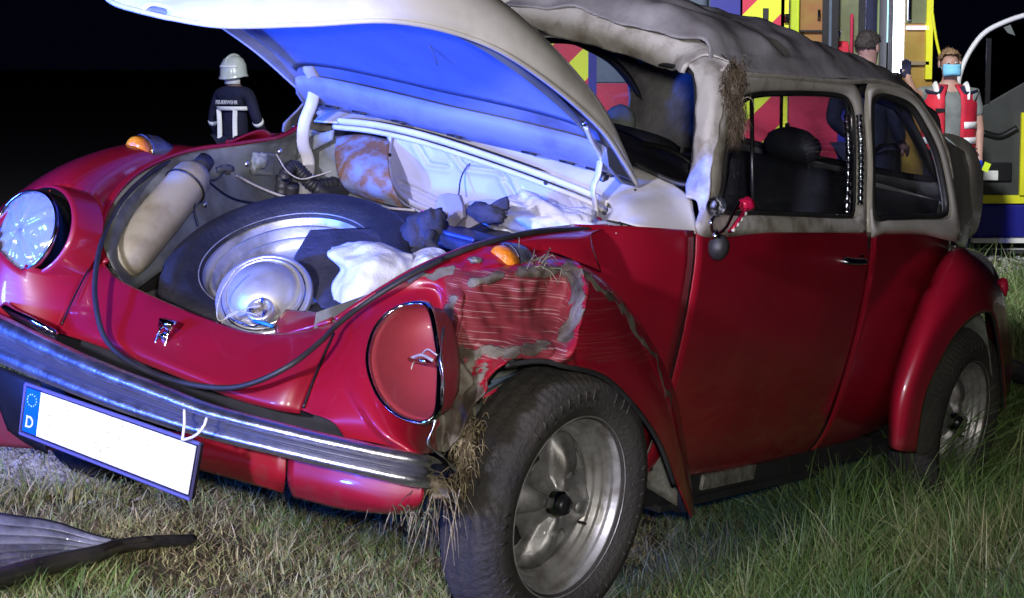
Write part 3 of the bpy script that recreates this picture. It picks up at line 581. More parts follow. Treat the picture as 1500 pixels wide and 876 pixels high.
# headlight ring and empty bucket
def offl(L, k, dx): c = sum(L, V3())/len(L); return [c+(p-c)*k+V3((dx, 0, 0)) for p in L]
part("headlight_ring", *ring([offl(hl3, 1.045, -.006), offl(hl3, 1.03, .008), offl(hl3, 1.0, .011), offl(hl3, .97, .002)], 90), 'chrome', fender, thick=.002)
part("headlight_bucket", *ring([offl(hl3, .99, -.002), offl(hl3, .95, -.02), offl(hl3, .9, -.06), offl(hl3, .7, -.10), offl(hl3, .35, -.12), offl(hl3, .02, -.125)], 60), mat("red_primer", (.30, .035, .045), .5, 0, .2, c2=(.26, .03, .04), scale=7), fender, thick=.002)
part("headlight_wires", *join(tube_vf([P(603, 524, x=.52), P(618, 520, x=.57), P(634, 528, x=.60)], .0035, 6, 14), tube_vf([P(612, 530, x=.5), P(625, 512, x=.56), P(640, 520, x=.60)], .002, 6, 14), tube_vf([P(606, 528, x=.50), P(601, 550, x=.52), P(602, 575, x=.52), P(606, 590, x=.53)], [.0015]*8+[.004]*4, 6, 12)), 'wire', fender)
part("headlight_socket", *tube_vf([P(600, 527, x=.52), P(624, 530, x=.56)], (.006, .004), 8), 'chrome', fender)
# inner arch edge, torn grille piece between fender and tyre
part("fender_lip_rubber", *tube_vf([J(740, 535, .74), J(790, 529, .765), J(826, 536, .785), J(884, 552, .79), J(930, 596, .79), J(966, 650, .79), J(988, 710, .785)], .006, 6, 60), 'rubber', fender)
patch("inner_fender", [[J(690, 600, .66), J(700, 590, .5), J(720, 600, .35)], [J(735, 535, .70), J(735, 540, .5), J(745, 550, .35)], [J(826, 520, .76), J(826, 520, .55), J(826, 525, .35)], [J(930, 575, .77), J(930, 560, .55), J(920, 560, .35)], [J(990, 690, .775), J(985, 670, .6), J(975, 660, .4)], [J(1010, 750, .76), J(985, 748, .65), J(950, 715, .5)]], 'trunkd', car, 40, 12)
for k, (a, b) in enumerate([((708, 582), (752, 558)), ((706, 572), (758, 545)), ((712, 590), (740, 575)), ((720, 560), (765, 545))]):
    part("grille_bar", *tube_vf([P(*a, y=.6), P(*b, y=.6)], (.007, .004), 6), ['redfoil', 'bluep', 'redfoil', 'bluep'][k] if k % 2 == 0 else 'ambgrey')
# mudflap-like lower piece behind the wheel
patch("arch_rear_plate", [[J(925, 560, .62), J(960, 600, .64)], [J(940, 640, .62), J(985, 690, .66)], [J(945, 712, .62), J(1008, 752, .70)]], 'galv', car, 12, 8, .004)
# ---- right front fender, sound
fr_ = [[(.63, .33, .40), (.648, .42, .40), (.64, .55, .40), (.60, .68, .40), (.52, .76, .38)],
 [(.62, .36, .50), (.64, .44, .53), (.645, .55, .55), (.58, .70, .53), (.47, .78, .45)],
 [(.56, .38, .60), (.605, .45, .66), (.60, .56, .70), (.51, .71, .66), (.40, .79, .54)],
 [(.47, .41, .71), (.50, .47, .78), (.485, .57, .80), (.38, .72, .74), (.28, .79, .61)],
 [(.34, .46, .80), (.34, .52, .85), (.31, .60, .86), (.22, .73, .80), (.12, .79, .655)],
 [(.12, .51, .88), (.12, .57, .89), (.10, .64, .885), (.05, .74, .81), (0, .79, .665)],
 [(-.1, .55, .88), (-.1, .60, .88), (-.1, .66, .86), (-.12, .75, .78), (-.14, .79, .64)],
 [(-.27, .60, .78), (-.27, .64, .78), (-.27, .69, .76), (-.27, .76, .69), (-.26, .79, .565)],
 [(-.4, .63, .55), (-.4, .66, .57), (-.4, .71, .57), (-.38, .77, .52), (-.36, .79, .42)],
 [(-.5, .64, .30), (-.5, .67, .30), (-.5, .71, .30), (-.48, .76, .28), (-.44, .79, .24)]]
rc = P(43, 341, x=.578); rn = V3((.95, -.05, .30)).normalized(); rq_ = V3((0, .036, .024))
fr_ = [[V3((x, -y, z)) for x, y, z in r] for r in fr_]
fr_[0][0] = P(84, 490, x=.625); fr_[1][0] = P(104, 442, x=.58); fr_[2][0] = P(130, 394, x=.50); fr_[3][0] = P(146, 345, x=.42); fr_[4][0] = P(175, 282, x=.31); fr_[5][0] = P(232, 236, x=.14); fr_[6][0] = P(320, 214, x=-.06); fr_[7][0] = P(400, 203, x=-.25)
rfend = patch("front_fender", fr_, 'red', car, 80, 40, .004, cut=lambda c: ((c-rc-rq_)-rn*(c-rc-rq_).dot(rn)).length < .106 and c.x > .4)
lathe("headlight_nacelle", [(.128, -.085), (.122, -.05), (.114, -.016), (.110, -.006), (.104, -.006)], rc+rq_*.5, rn, 'red', rfend, 64)
lathe("headlight_opening", [(.105, -.008), (.102, -.02), (.09, -.07), (.001, -.08)], rc+rq_*.6, rn, 'black', rfend, 64)
lathe("headlight_ring", [(.094, -.03), (.101, .012), (.099, .020), (.095, .020), (.092, .008)], rc, rn, 'chrome', rfend, 64)
lathe("headlight_reflector", [(.096, .006), (.09, -.02), (.07, -.05), (.04, -.068), (.001, -.072)], rc, rn, mat("mirror_reflector", (.8, .82, .9), .08, 1), rfend, 48)
lathe("headlight_lens", [(.095, .010), (.085, .020), (.06, .027), (.03, .031), (.001, .032)], rc, rn, 'lens', rfend, 96, mod=lambda r, h, a: (r, h+.0035*math.sin(r*math.sin(a)*300)), thick=.002)
lathe("headlight_bulb", [(.001, -.01), (.012, -.015), (.014, -.03), (.010, -.06)], rc, rn, 'chrome', rfend, 16)
part("fender_seam", *tube_vf([P(134, 386, x=.50), P(108, 436, x=.592), P(90, 476, x=.632)], .0022, 6, 20), 'black')
part("fender_seam", *tube_vf([P(489, 488, x=.53), P(464, 545, x=.607), P(444, 598, x=.648)], .003, 6, 20), 'black')
# indicators on top of the fenders
def indicator(px, py, y, sx):
    c = P(px, py, y=y)
    b = part("indicator", *tube_vf([c+V3((-.115, 0, -.028)), c+V3((-.09, 0, -.005)), c+V3((-.04, 0, .004)), c+V3((.0, 0, .004)), c+V3((.005, 0, .003))], [(.003, .004), (.019, .024), (.029, .035), (.031, .038), (.030, .037)], 20), 'indic')
    part("amber_lens", *tube_vf([c+V3((.006, 0, .003)), c+V3((.030, 0, -.001)), c+V3((.040, 0, -.004)), c+V3((.043, 0, -.006))], [(.029, .036), (.027, .034), (.020, .027), (.003, .006)], 20), 'amber', b)
    part("indicator_ring", *tube_vf([c+V3((.001, 0, .003)), c+V3((.007, 0, .003))], [(.0315, .0385)]*2, 20), 'chrome', b)
indicator(745, 381, .575, 1); indicator(212, 219, -.58, 1)
part("indicator_stub", *blob_vf(P(696, 381, y=.55), (.018, .014, .007), 3, .2), 'galv')
# ---- rear fenders
rf_ = [[(1300, 650, .60), (1304, 654, .73), (1318, 660, .775), (1342, 662, .79)],
 [(1304, 575, .60), (1310, 575, .72), (1330, 580, .775), (1354, 584, .79)],
 [(1326, 490, .61), (1336, 488, .71), (1355, 505, .775), (1378, 528, .79)],
 [(1354, 420, .58), (1366, 414, .69), (1386, 448, .77), (1402, 487, .79)],
 [(1383, 376, .58), (1398, 368, .67), (1420, 405, .76), (1430, 462, .79)],
 [(1408, 366, .52), (1426, 368, .62), (1448, 405, .74), (1453, 459, .785)],
 [(1428, 378, .46), (1452, 386, .58), (1470, 440, .71), (1463, 498, .775)],
 [(1438, 425, .42), (1468, 432, .57), (1481, 490, .68), (1469, 555, .76)],
 [(1448, 500, .40), (1476, 510, .56), (1482, 545, .67), (1472, 600, .75)]]
rf_ = [[tuple(P(a, b, y=c)) for a, b, c in r] for r in rf_]
for s in (1, -1):
    rfo = patch("rear_fender", [[V3((x, s*y, z)) for x, y, z in r] for r in rf_], 'red', car, 70, 30, .005)
    if s == 1:
        part("fender_lip_rubber", *tube_vf([V3(r[3])+V3((0, -.004, 0)) for r in rf_], .006, 6, 60), 'rubber', rfo)
        patch("wheel_housing", [[V3((x, y-.03, z-.02)), V3((x, y-.20, z+.0)), V3((x, .50, z-.02))] for x, y, z in [r[3] for r in rf_[3:]]], 'trunk', car, 40, 8)
        part("tail_lamp", *blob_vf(P(1467, 424, y=.64), (.022, .022, .04), 2, .05), 'redfoil', rfo)
# ---- rear body: engine lid and back panel in cream
patch("rear_body", [[V3((-2.74, y*.72, 1.00-.08*y*y)), V3((-2.88, y*.7, .88)), V3((-3.02, y*.64, .72)), V3((-3.12, y*.55, .5))] for y in (.62, .45, .2, 0, -.2, -.45, -.62)], 'cream', car, 30, 24)
rwi = [V3((-2.38, .26, 1.28)), V3((-2.39, 0, 1.31)), V3((-2.40, -.36, 1.29)), V3((-2.45, -.41, 1.25)), V3((-2.66, -.42, 1.09)), V3((-2.71, -.38, 1.05)), V3((-2.73, 0, 1.04)), V3((-2.70, .34, 1.05)), V3((-2.64, .35, 1.09)), V3((-2.43, .31, 1.24))]
rwo = [V3((-2.28, .32, 1.32)), V3((-2.27, 0, 1.38)), V3((-2.28, -.42, 1.33)), V3((-2.42, -.50, 1.24)), V3((-2.66, -.47, 1.03)), V3((-2.75, -.42, .99)), V3((-2.77, 0, 1.0)), V3((-2.74, .40, .99)), V3((-2.64, .42, 1.03)), V3((-2.38, .38, 1.22))]
rl_ = ring([rwo, rwi], 80); part("rear_window_frame", *rl_, 'headliner', thick=.01)
part("rear_window", loop(rwi, 60), [tuple(range(60))], 'glass', thick=.004)
part("window_seal", *tube_vf(loop(rwi, 60)+[loop(rwi, 60)[0]], .012, 6, cap=False), 'rubber')
patch("rear_corner_panel", [[PS(1376, 190), P(1386, 205, y=.54), P(1412, 222, y=.46)], [PS(1388, 235), P(1396, 250, y=.545), P(1424, 268, y=.45)], [PS(1397, 300), P(1404, 310, y=.56), P(1426, 318, y=.46)], [PS(1398, 352), P(1404, 362, y=.58), P(1412, 366, y=.50)]], 'cream', car, 20, 10)
patch("engine_lid", [[P(1378, 195, y=.47), P(1392, 205, y=.46), P(1408, 222, y=.44), P(1413, 246, y=.44)], [P(1400, 198, y=.46), P(1412, 212, y=.45), P(1420, 236, y=.45), P(1418, 262, y=.46)], [P(1420, 210, y=.44), P(1430, 232, y=.44), P(1428, 270, y=.46), P(1414, 300, y=.48)], [P(1432, 232, y=.43), P(1439, 262, y=.43), P(1432, 300, y=.45), P(1412, 330, y=.49)], [P(1438, 255, y=.43), P(1438, 300, y=.43), P(1428, 340, y=.45), P(1398, 362, y=.50)]], 'cream', car, 30, 24, .006)
patch("rear_bumper", [[V3((-2.9, .76, .45)), V3((-2.9, .76, .38))], [V3((-3.15, .70, .45)), V3((-3.15, .70, .38))], [V3((-3.3, .4, .45)), V3((-3.3, .4, .38))], [V3((-3.33, 0, .45)), V3((-3.33, 0, .38))]], 'chromed', car, 20, 4, .01)
# ---- roof, crushed
def roofz(p):
    d = .018*noise.noise(p*5)+.012*noise.noise(p*13)+.016*math.exp(-((p.x+1.2+p.y*.3)/.05)**2)-.016*math.exp(-((p.x+.98+p.y*.25)/.06)**2)
    return p+V3((0, 0, d*(1 if p.y < .5 else .3)))
gut = [(1040, 98, .50), (1080, 104, .535), (1150, 110, .545), (1235, 116, .548), (1296, 118, .545), (1330, 136, .54), (1358, 170, .53), (1380, 208, .53)]
sil = [(985, 40), (1010, 8), (1085, 24), (1160, 48), (1215, 78), (1258, 98), (1300, 116), (1340, 140)]
rows = []
for k, (a, b, y) in enumerate(gut):
    g0 = P(a, b, y=y); t = k/7
    s0 = P(*sil[k], y=.30 if k < 6 else .33) if k else P(1000, 48, y=.36)
    x1 = g0.x-.06; zt = (1.40, 1.455, 1.475, 1.47, 1.45, 1.42, 1.38, 1.34)[k]
    rows.append([g0, g0.lerp(s0, .45)+V3((0, .015, .028)), V3((min(g0.x+.0, s0.x+.12), s0.y, s0.z-.012)), V3((x1, .05, zt)), V3((x1, -.3, zt-.03)), V3((g0.x, -.56, max(1.3, g0.z)+.0))])
patch("roof", rows, 'roof', car, 80, 60, .006, fn=roofz)
# drip gutter
part("roof_gutter", *tube_vf([P(1058, 100, y=.545), P(1082, 108, y=.56), P(1150, 113, y=.565), P(1235, 120, y=.565), P(1285, 119, y=.56), P(1328, 134, y=.555), P(1358, 168, y=.56), P(1382, 210, y=.575), P(1394, 262, y=.60)], (.010, .006), 8, 90), 'creamd')
# headliner sagging inside
patch("headliner", [[V3((x, w_, z-.05)), V3((x, .2, z-.02)), V3((x, -.2, z-.03)), V3((x, -w_, z-.06))] for x, z, w_ in ((-.80, 1.34, .5), (-1.2, 1.43, .5), (-1.7, 1.42, .49), (-2.0, 1.38, .45), (-2.2, 1.34, .38), (-2.34, 1.31, .34))], 'headliner', car, 60, 30, fn=lambda p: p+V3((0, 0, .012*noise.noise(V3((p.x*3, p.y*14, p.z*3))))))
patch("rear_headliner_side", [[V3((-1.98, -.57, 1.36)), V3((-2.12, -.57, 1.2)), V3((-2.16, -.57, 1.08)), V3((-2.1, -.58, .96))], [V3((-2.15, -.52, 1.34)), V3((-2.28, -.55, 1.2)), V3((-2.34, -.54, 1.08)), V3((-2.34, -.56, .94))], [V3((-2.34, -.42, 1.32)), V3((-2.46, -.45, 1.2)), V3((-2.60, -.46, 1.08)), V3((-2.68, -.45, .96))]], 'headliner', car, 40, 24, fn=lambda p: p+V3((0, .014*noise.noise(V3((p.x*4, p.y*4, p.z*22))), 0)))
# interior: seats, steering wheel
for y in (.30, -.30):
    sb = patch("seat_backrest", [[V3((-1.45, y-.24, .50)), V3((-1.36, y-.2, .5)), V3((-1.34, y, .5)), V3((-1.36, y+.2, .5)), V3((-1.45, y+.24, .5))], [V3((-1.58, y-.24, .85)), V3((-1.48, y-.2, .85)), V3((-1.46, y, .85)), V3((-1.48, y+.2, .85)), V3((-1.58, y+.24, .85))], [V3((-1.66, y-.2, 1.04)), V3((-1.60, y-.18, 1.06)), V3((-1.58, y, 1.07)), V3((-1.60, y+.18, 1.06)), V3((-1.66, y+.2, 1.04))]], 'seat', car, 16, 16, .06)
    part("headrest", *blob_vf(V3((-1.66, y, 1.12 if y > 0 else 1.085)), (.035, .095 if y > 0 else .055, .055), 1, .03), 'greysh' if y < 0 else 'seat', sb)
    part("seat_cushion", *blob_vf(V3((-1.2, y, .48)), (.28, .25, .09), 4, .05), 'seat')
part("rear_bench", *join(blob_vf(V3((-2.0, 0, .62)), (.2, .56, .12), 5, .05), blob_vf(V3((-2.2, 0, .84)), (.08, .56, .20), 6, .05)), 'seat')
swc, swn = V3((-.93, .30, .93)), V3((-.85, 0, .5))
lathe("steering_wheel", [(.185, .009), (.194, .0), (.185, -.009), (.176, 0), (.185, .009)], swc, swn, 'black', car, 48)
part("door_trim", *grid([[V3((x, .635, z)) for z in (.93, .6, .32)] for x in (-.5, -1.48)]), 'dark')
part("door_trim", *grid([[V3((x, -.635, z)) for z in (.95, .6, .32)] for x in (-.5, -2.2)]), 'dark')
# ---- hood (trunk lid), raised
HT = [(-.415, .50, 1.015, .030), (-.30, .515, 1.075, .065), (-.13, .53, 1.155, .11), (.15, .53, 1.25, .15), (.36, .50, 1.305, .165), (.55, .425, 1.318, .155), (.68, .30, 1.282, .12), (.77, .16, 1.250, .07), (.80, .03, 1.245, .02)]
def hoodrow(x, wd, z, dm, k=1.0, hk=1.0, dz=0, n=33):
    out = []
    for j in range(n):
        a = math.pi*j/(n-1); c, s_ = math.cos(a), math.sin(a)
        yy = wd*k*math.copysign(abs(c)**.62, c); h = dm*hk*s_**.62
        out.append(V3((x-.42*h, yy, z+dz+.90*h+(.012 if yy < 0 else 0)*abs(yy)/.5)))
    return out
hp_ = path([V3((a, b, c)) for a, b, c, d in HT], 60); dm_ = path([V3((d, 0, 0)) for a, b, c, d in HT], 60)
HP = [(p.x, max(.004, p.y), p.z, max(.002, q.x)) for p, q in zip(hp_, dm_)]
hood = part("trunk_lid", *grid([hoodrow(*h) for h in HP]), 'cream', thick=.004)
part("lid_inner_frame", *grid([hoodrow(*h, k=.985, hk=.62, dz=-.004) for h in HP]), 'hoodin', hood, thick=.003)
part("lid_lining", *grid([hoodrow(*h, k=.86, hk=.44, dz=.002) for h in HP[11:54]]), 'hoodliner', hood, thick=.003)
# rolled edge all round and the rear stiffener with slots
edge = [hoodrow(*h)[0] for h in HP]; edge2 = [hoodrow(*h)[-1] for h in HP][::-1]
part("lid_edge", *tube_vf(edge+edge2[1:], .006, 6), 'cream', hood)
rs = [hoodrow(*HP[1], hk=.7)[j] for j in range(33)]; rs2 = [hoodrow(*HP[9], k=.93, hk=.35)[j] for j in range(33)]
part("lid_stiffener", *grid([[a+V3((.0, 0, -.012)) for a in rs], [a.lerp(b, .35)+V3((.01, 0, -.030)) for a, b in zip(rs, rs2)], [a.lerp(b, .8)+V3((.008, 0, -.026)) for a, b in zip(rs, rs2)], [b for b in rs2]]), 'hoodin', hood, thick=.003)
for k in range(9):
    j = 5+k*2.75; j0 = int(j); c = rs[j0].lerp(rs2[j0], .45)+V3((.016, 0, -.036)); d = (rs[j0+1]-rs[j0-1]).normalized()
    part("lid_slot", *tube_vf([c-d*.022, c+d*.022], (.0035, .0025), 6), 'black', hood)
part("lid_scratch", *tube_vf([P(615, 42, y=.12), P(630, 68, y=.12), P(641, 95, y=.12)], .002, 6, 12), 'hoodin', hood)
# hinge arms
def arm(pts, **k): return part("lid_hinge_arm", *tube_vf(pts, (.006, .017), 10, 50), 'cream', **k)
arm([P(856, 182, y=.46), P(866, 205, y=.455), P(878, 228, y=.45), P(876, 255, y=.45), P(869, 275, y=.45), P(872, 300, y=.45), P(874, 328, y=.45)])
arm([P(446, 80, y=-.43), P(452, 100, y=-.435), P(461, 120, y=-.44), P(457, 150, y=-.445), P(446, 180, y=-.45), P(444, 210, y=-.45), P(452, 240, y=-.45), P(446, 290, y=-.45)])
part("hinge_bolt", *blob_vf(P(856, 181, y=.47), (.008, .008, .008), 1, .05), 'chrome'); part("hinge_bolt", *blob_vf(P(887, 310, y=.46), (.01, .01, .014), 1, .1), 'chrome')
part("hinge_cap", *blob_vf(P(874, 326, y=.47), (.02, .012, .014), 2, .1), 'redfoil')
# wiper arms
part("wiper", *join(tube_vf([P(520, 163, x=-.50), P(570, 150, x=-.49), P(618, 160, x=-.47), P(638, 186, x=-.43)], .006, 6, 24), tube_vf([P(500, 160, x=-.52), P(610, 158, x=-.52)], .005, 6), blob_vf(P(640, 184, x=-.42), (.014, .014, .02), 2, .1)), 'black')
part("wiper", *join(tube_vf([P(800, 225, x=-.52), P(850, 232, x=-.50), P(875, 255, x=-.43)], .006, 6, 20), blob_vf(P(884, 262, x=-.42), (.013, .013, .022), 2, .1)), 'black')
part("washer_nozzle", *blob_vf(P(669, 199, x=-.40), (.008, .012, .006), 1, .05), 'liner')
part("aerial_lead", *tube_vf([P(930, 278, y=.50), P(936, 290, y=.50), P(937, 300, y=.51)], .003, 6, 10), 'black')
part("aerial_tip", *tube_vf([P(938, 300, y=.51), P(937, 310, y=.51), P(934, 325, y=.51)], [.003, .007, .003], 8), 'chrome')
# ---- mirror-horn on the door
hc = P(1046, 300, y=.72)
part("bulb_horn", *join(lathe_vf([(.024, .03), (.023, .026), (.012, .012), (.007, -.02), (.006, -.05)], hc, (.75, .6, .0), 24), tube_vf([P(1052, 306, y=.70), P(1042, 325, y=.71), P(1047, 342, y=.71), P(1062, 335, y=.70), P(1074, 312, y=.69), P(1083, 296, y=.69)], .0045, 6, 30)), 'chrome')
part("horn_bulb", *blob_vf(P(1053, 362, y=.72), (.026, .026, .032), 1, .03), 'rubber')
part("horn_neck", *tube_vf([P(1049, 350, y=.72), P(1048, 338, y=.71)], [.012, .007], 10), 'chrome')
mb = part("mirror_arm", *join(tube_vf([P(1096, 300, y=.69), P(1086, 316, y=.70), P(1070, 338, y=.70)], (.012, .005), 8), blob_vf(P(1094, 299, y=.69), (.024, .02, .018), 5, .1)), 'pink')
part("arm_holes", *join(*[lathe_vf([(0, .0015), (.0045, .001), (.005, 0)], P(a, b, y=.708), (.7, .7, .0), 10) for a, b in ((1092, 313), (1086, 321), (1080, 329), (1074, 337))]), 'refl', mb)
# ---- trunk interior
patch("trunk_side_wall", [[P(440, 190, x=-.355), P(440, 240, y=-.52), P(440, 300, y=-.50), P(440, 350, y=-.46)], [P(350, 212, x=-.12), P(345, 250, y=-.50), P(340, 300, y=-.46), P(335, 360, y=-.42)], [P(272, 226, x=.05), P(268, 260, y=-.47), P(262, 320, y=-.44), P(250, 390, y=-.38)], [P(207, 254, x=.22), P(205, 290, y=-.44), P(205, 350, y=-.40), P(205, 420, y=-.34)], [P(167, 294, x=.35), P(172, 320, y=-.40), P(178, 380, y=-.36), P(190, 430, y=-.30)], [P(147, 347, x=.43), P(155, 370, y=-.36), P(170, 400, y=-.33), P(195, 440, y=-.27)]], 'trunk', car, 50, 20)
part("trunk_side_wall", *grid([[V3((x, y, z)) for z in (zt, .6, .4)] for x, y, zt in ((-.37, .50, .93), (0, .48, .90), (.25, .46, .85), (.42, .38, .74), (.5, .3, .68))]), 'trunk')
part("trunk_front_wall", *grid([[p+V3((-.01, 0, -.006)), V3((p.x-.08, p.y, .50)), V3((p.x-.16, p.y, .40))] for p in [V3((.49, .34, .68))]+rimF+[rimR[0]]]), 'trunk')
part("trunk_floor", *grid([[V3((x, y, z)) for y in (-.5, 0, .5)] for x, z in ((.5, .42), (.2, .42), (.0, .48), (-.14, .60), (-.37, .66))]), 'trunkd')
part("trunk_bulkhead", *grid([[V3((-.372, y, z)) for z in (.97, .85, .6)] for y in (-.55, -.3, 0, .3, .52)]), 'trunk')
lin = [[P(568, 194, x=-.345), P(566, 235, x=-.345), P(574, 275, x=-.345), P(590, 300, x=-.33)], [P(640, 212, x=-.34), P(640, 250, x=-.345), P(640, 285, x=-.345), P(645, 325, x=-.33)], [P(700, 232, x=-.34), P(700, 262, x=-.345), P(700, 300, x=-.345), P(700, 345, x=-.33)], [P(760, 252, x=-.34), P(760, 280, x=-.345), P(760, 310, x=-.345), P(760, 350, x=-.33)], [P(860, 290, x=-.35), P(860, 310, x=-.35), P(860, 335, x=-.34), P(860, 360, x=-.33)], [P(900, 308, x=-.36), P(900, 325, x=-.35), P(897, 345, x=-.35), P(895, 360, x=-.34)]]
def lnf(p):
    px, py = topix(p); d = 0
    for l in ([(612, 212), (628, 240), (655, 244)], [(665, 222), (682, 244), (730, 250), (745, 262), (760, 292), (800, 296)], [(590, 268), (640, 292), (700, 312)], [(740, 265), (755, 288)], [(840, 285), (862, 318)]):
        q = seg_d(px, py, l); d -= .006*math.exp(-(q/3.2)**2)-.004*math.exp(-((q-6)/4)**2)
    return p+V3((d+.006*noise.noise(p*9), 0, 0))
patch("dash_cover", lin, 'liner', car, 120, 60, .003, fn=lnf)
part("cover_rim", *tube_vf([P(572, 196, x=-.335), P(569, 240, x=-.335), P(577, 272, x=-.33), P(600, 296, x=-.32), P(640, 312, x=-.32)], (.012, .006), 8, 40), 'liner')
for a, b in ((571, 227), (592, 290), (627, 305), (799, 268), (886, 312)): part("cover_screw", *blob_vf(P(a, b, x=-.325), (.004, .005, .005), 1, .05), 'black')
patch("fuel_tank", [[P(492, 200, x=-.33), P(492, 240, x=-.25), P(500, 268, x=-.24), P(512, 282, x=-.28)], [P(530, 198, x=-.33), P(530, 240, x=-.23), P(540, 275, x=-.23), P(550, 295, x=-.28)], [P(570, 205, x=-.33), P(570, 250, x=-.24), P(580, 285, x=-.24), P(590, 305, x=-.28)]], 'rust', car, 24, 24, fn=lambda p: p+V3((.008*noise.noise(p*12), 0, 0)))
patch("drain_strut", [[P(440, 205, x=-.34), P(440, 230, x=-.34)], [P(490, 190, x=-.34), P(488, 205, x=-.34)]], 'trunk', car, 8, 6, .01)
part("heater_hose", *join(tube_vf([P(412, 300, y=-.42), P(416, 262, y=-.42), P(430, 244, y=-.42), P(446, 258, y=-.40), P(462, 272, y=-.38), P(492, 268, y=-.36)], lambda t: .018+.002*math.sin(t*150), 12, 70), tube_vf([P(424, 308, y=-.41), P(428, 270, y=-.40)], .02, 10, 10), tube_vf([P(462, 275, y=-.36), P(480, 284, y=-.34), P(500, 280, y=-.34), P(515, 275, y=-.34)], .016, 10, 16)), 'rubber')
part("hose_clamp", *lathe_vf([(.0225, -.004), (.0225, .004)], P(460, 268, y=-.38), (.3, 1, -.3), 20), 'chrome'); part("hose_clamp", *lathe_vf([(.0225, -.004), (.0225, .004)], P(416, 262, y=-.42), (0, .1, 1), 20), 'chrome')
part("cover_cable", *tube_vf([P(672, 285, x=-.30), P(675, 262, x=-.32), P(684, 244, x=-.335), P(700, 232, x=-.335)], .002, 6, 20), 'black')
part("pale_cable", *tube_vf([P(345, 256, y=-.44), P(375, 272, y=-.42), P(410, 286, y=-.38), P(440, 292, y=-.34), P(500, 296, y=-.28), P(560, 304, x=-.2), P(608, 308, x=-.2)], .0035, 6, 60), 'wire')
part("inner_bracket", *box_vf(P(385, 240, y=-.47), (.08, .02, .06)), 'trunk', smooth=False, bevel=.006); part("bracket_lug", *blob_vf(P(383, 236, y=-.45), (.022, .014, .02), 2, .2), 'trunk'); part("bracket_lug", *blob_vf(P(330, 248, y=-.46), (.03, .01, .012), 3, .3), 'trunk')
for k, (m_, r_, pts) in enumerate([('black', .003, [(300, 262), (340, 290), (390, 300), (430, 312), (500, 318)]), ('wire', .002, [(405, 226), (420, 250), (440, 262), (462, 258), (488, 250)]), ('black', .0045, [(500, 285), (530, 300), (560, 310), (605, 318)]), ('redfoil', .0022, [(468, 282), (486, 292), (510, 296), (540, 310)]), ('black', .0025, [(330, 250), (318, 262), (300, 268), (285, 300), (290, 330)])]):
    part("cable", *tube_vf([P(a, b, y=-.44+.03*i) for i, (a, b) in enumerate(pts)], r_, 6, 40), m_)
for a, b, yy in ((362, 240, -.475), (410, 222, -.49), (300, 300, -.44)): part("bolt_head", *blob_vf(P(a, b, y=yy), (.008, .006, .008), 2, .1), 'chromed')
# washer bottle with strap
ba, bbp = P(186, 378, y=-.37), P(280, 262, y=-.41)
bd = (bbp-ba).normalized()
bot = part("washer_bottle", *tube_vf([ba-bd*.045, ba-bd*.035, ba-bd*.015, ba+bd*.02, ba.lerp(bbp, .5), bbp-bd*.02, bbp+bd*.01, bbp+bd*.035, bbp+bd*.045], [.004, .030, .047, .053, .054, .051, .046, .030, .004], 28), 'beige')
part("bottle_cap", *tube_vf([bbp+bd*.03, bbp+bd*.075], [.026, .022], 16), 'rubber', bot)
part("bottle_strap", *tube_vf([bbp-bd*.03+basis(bd)[0]*.053*math.cos(a/12*math.pi)+basis(bd)[1]*.053*math.sin(a/12*math.pi) for a in range(26)], .003, 6), 'black', bot)
part("bottle_foot", *tube_vf([ba-bd*.05, ba-bd*.075], [.02, .02], 12), 'black', bot)
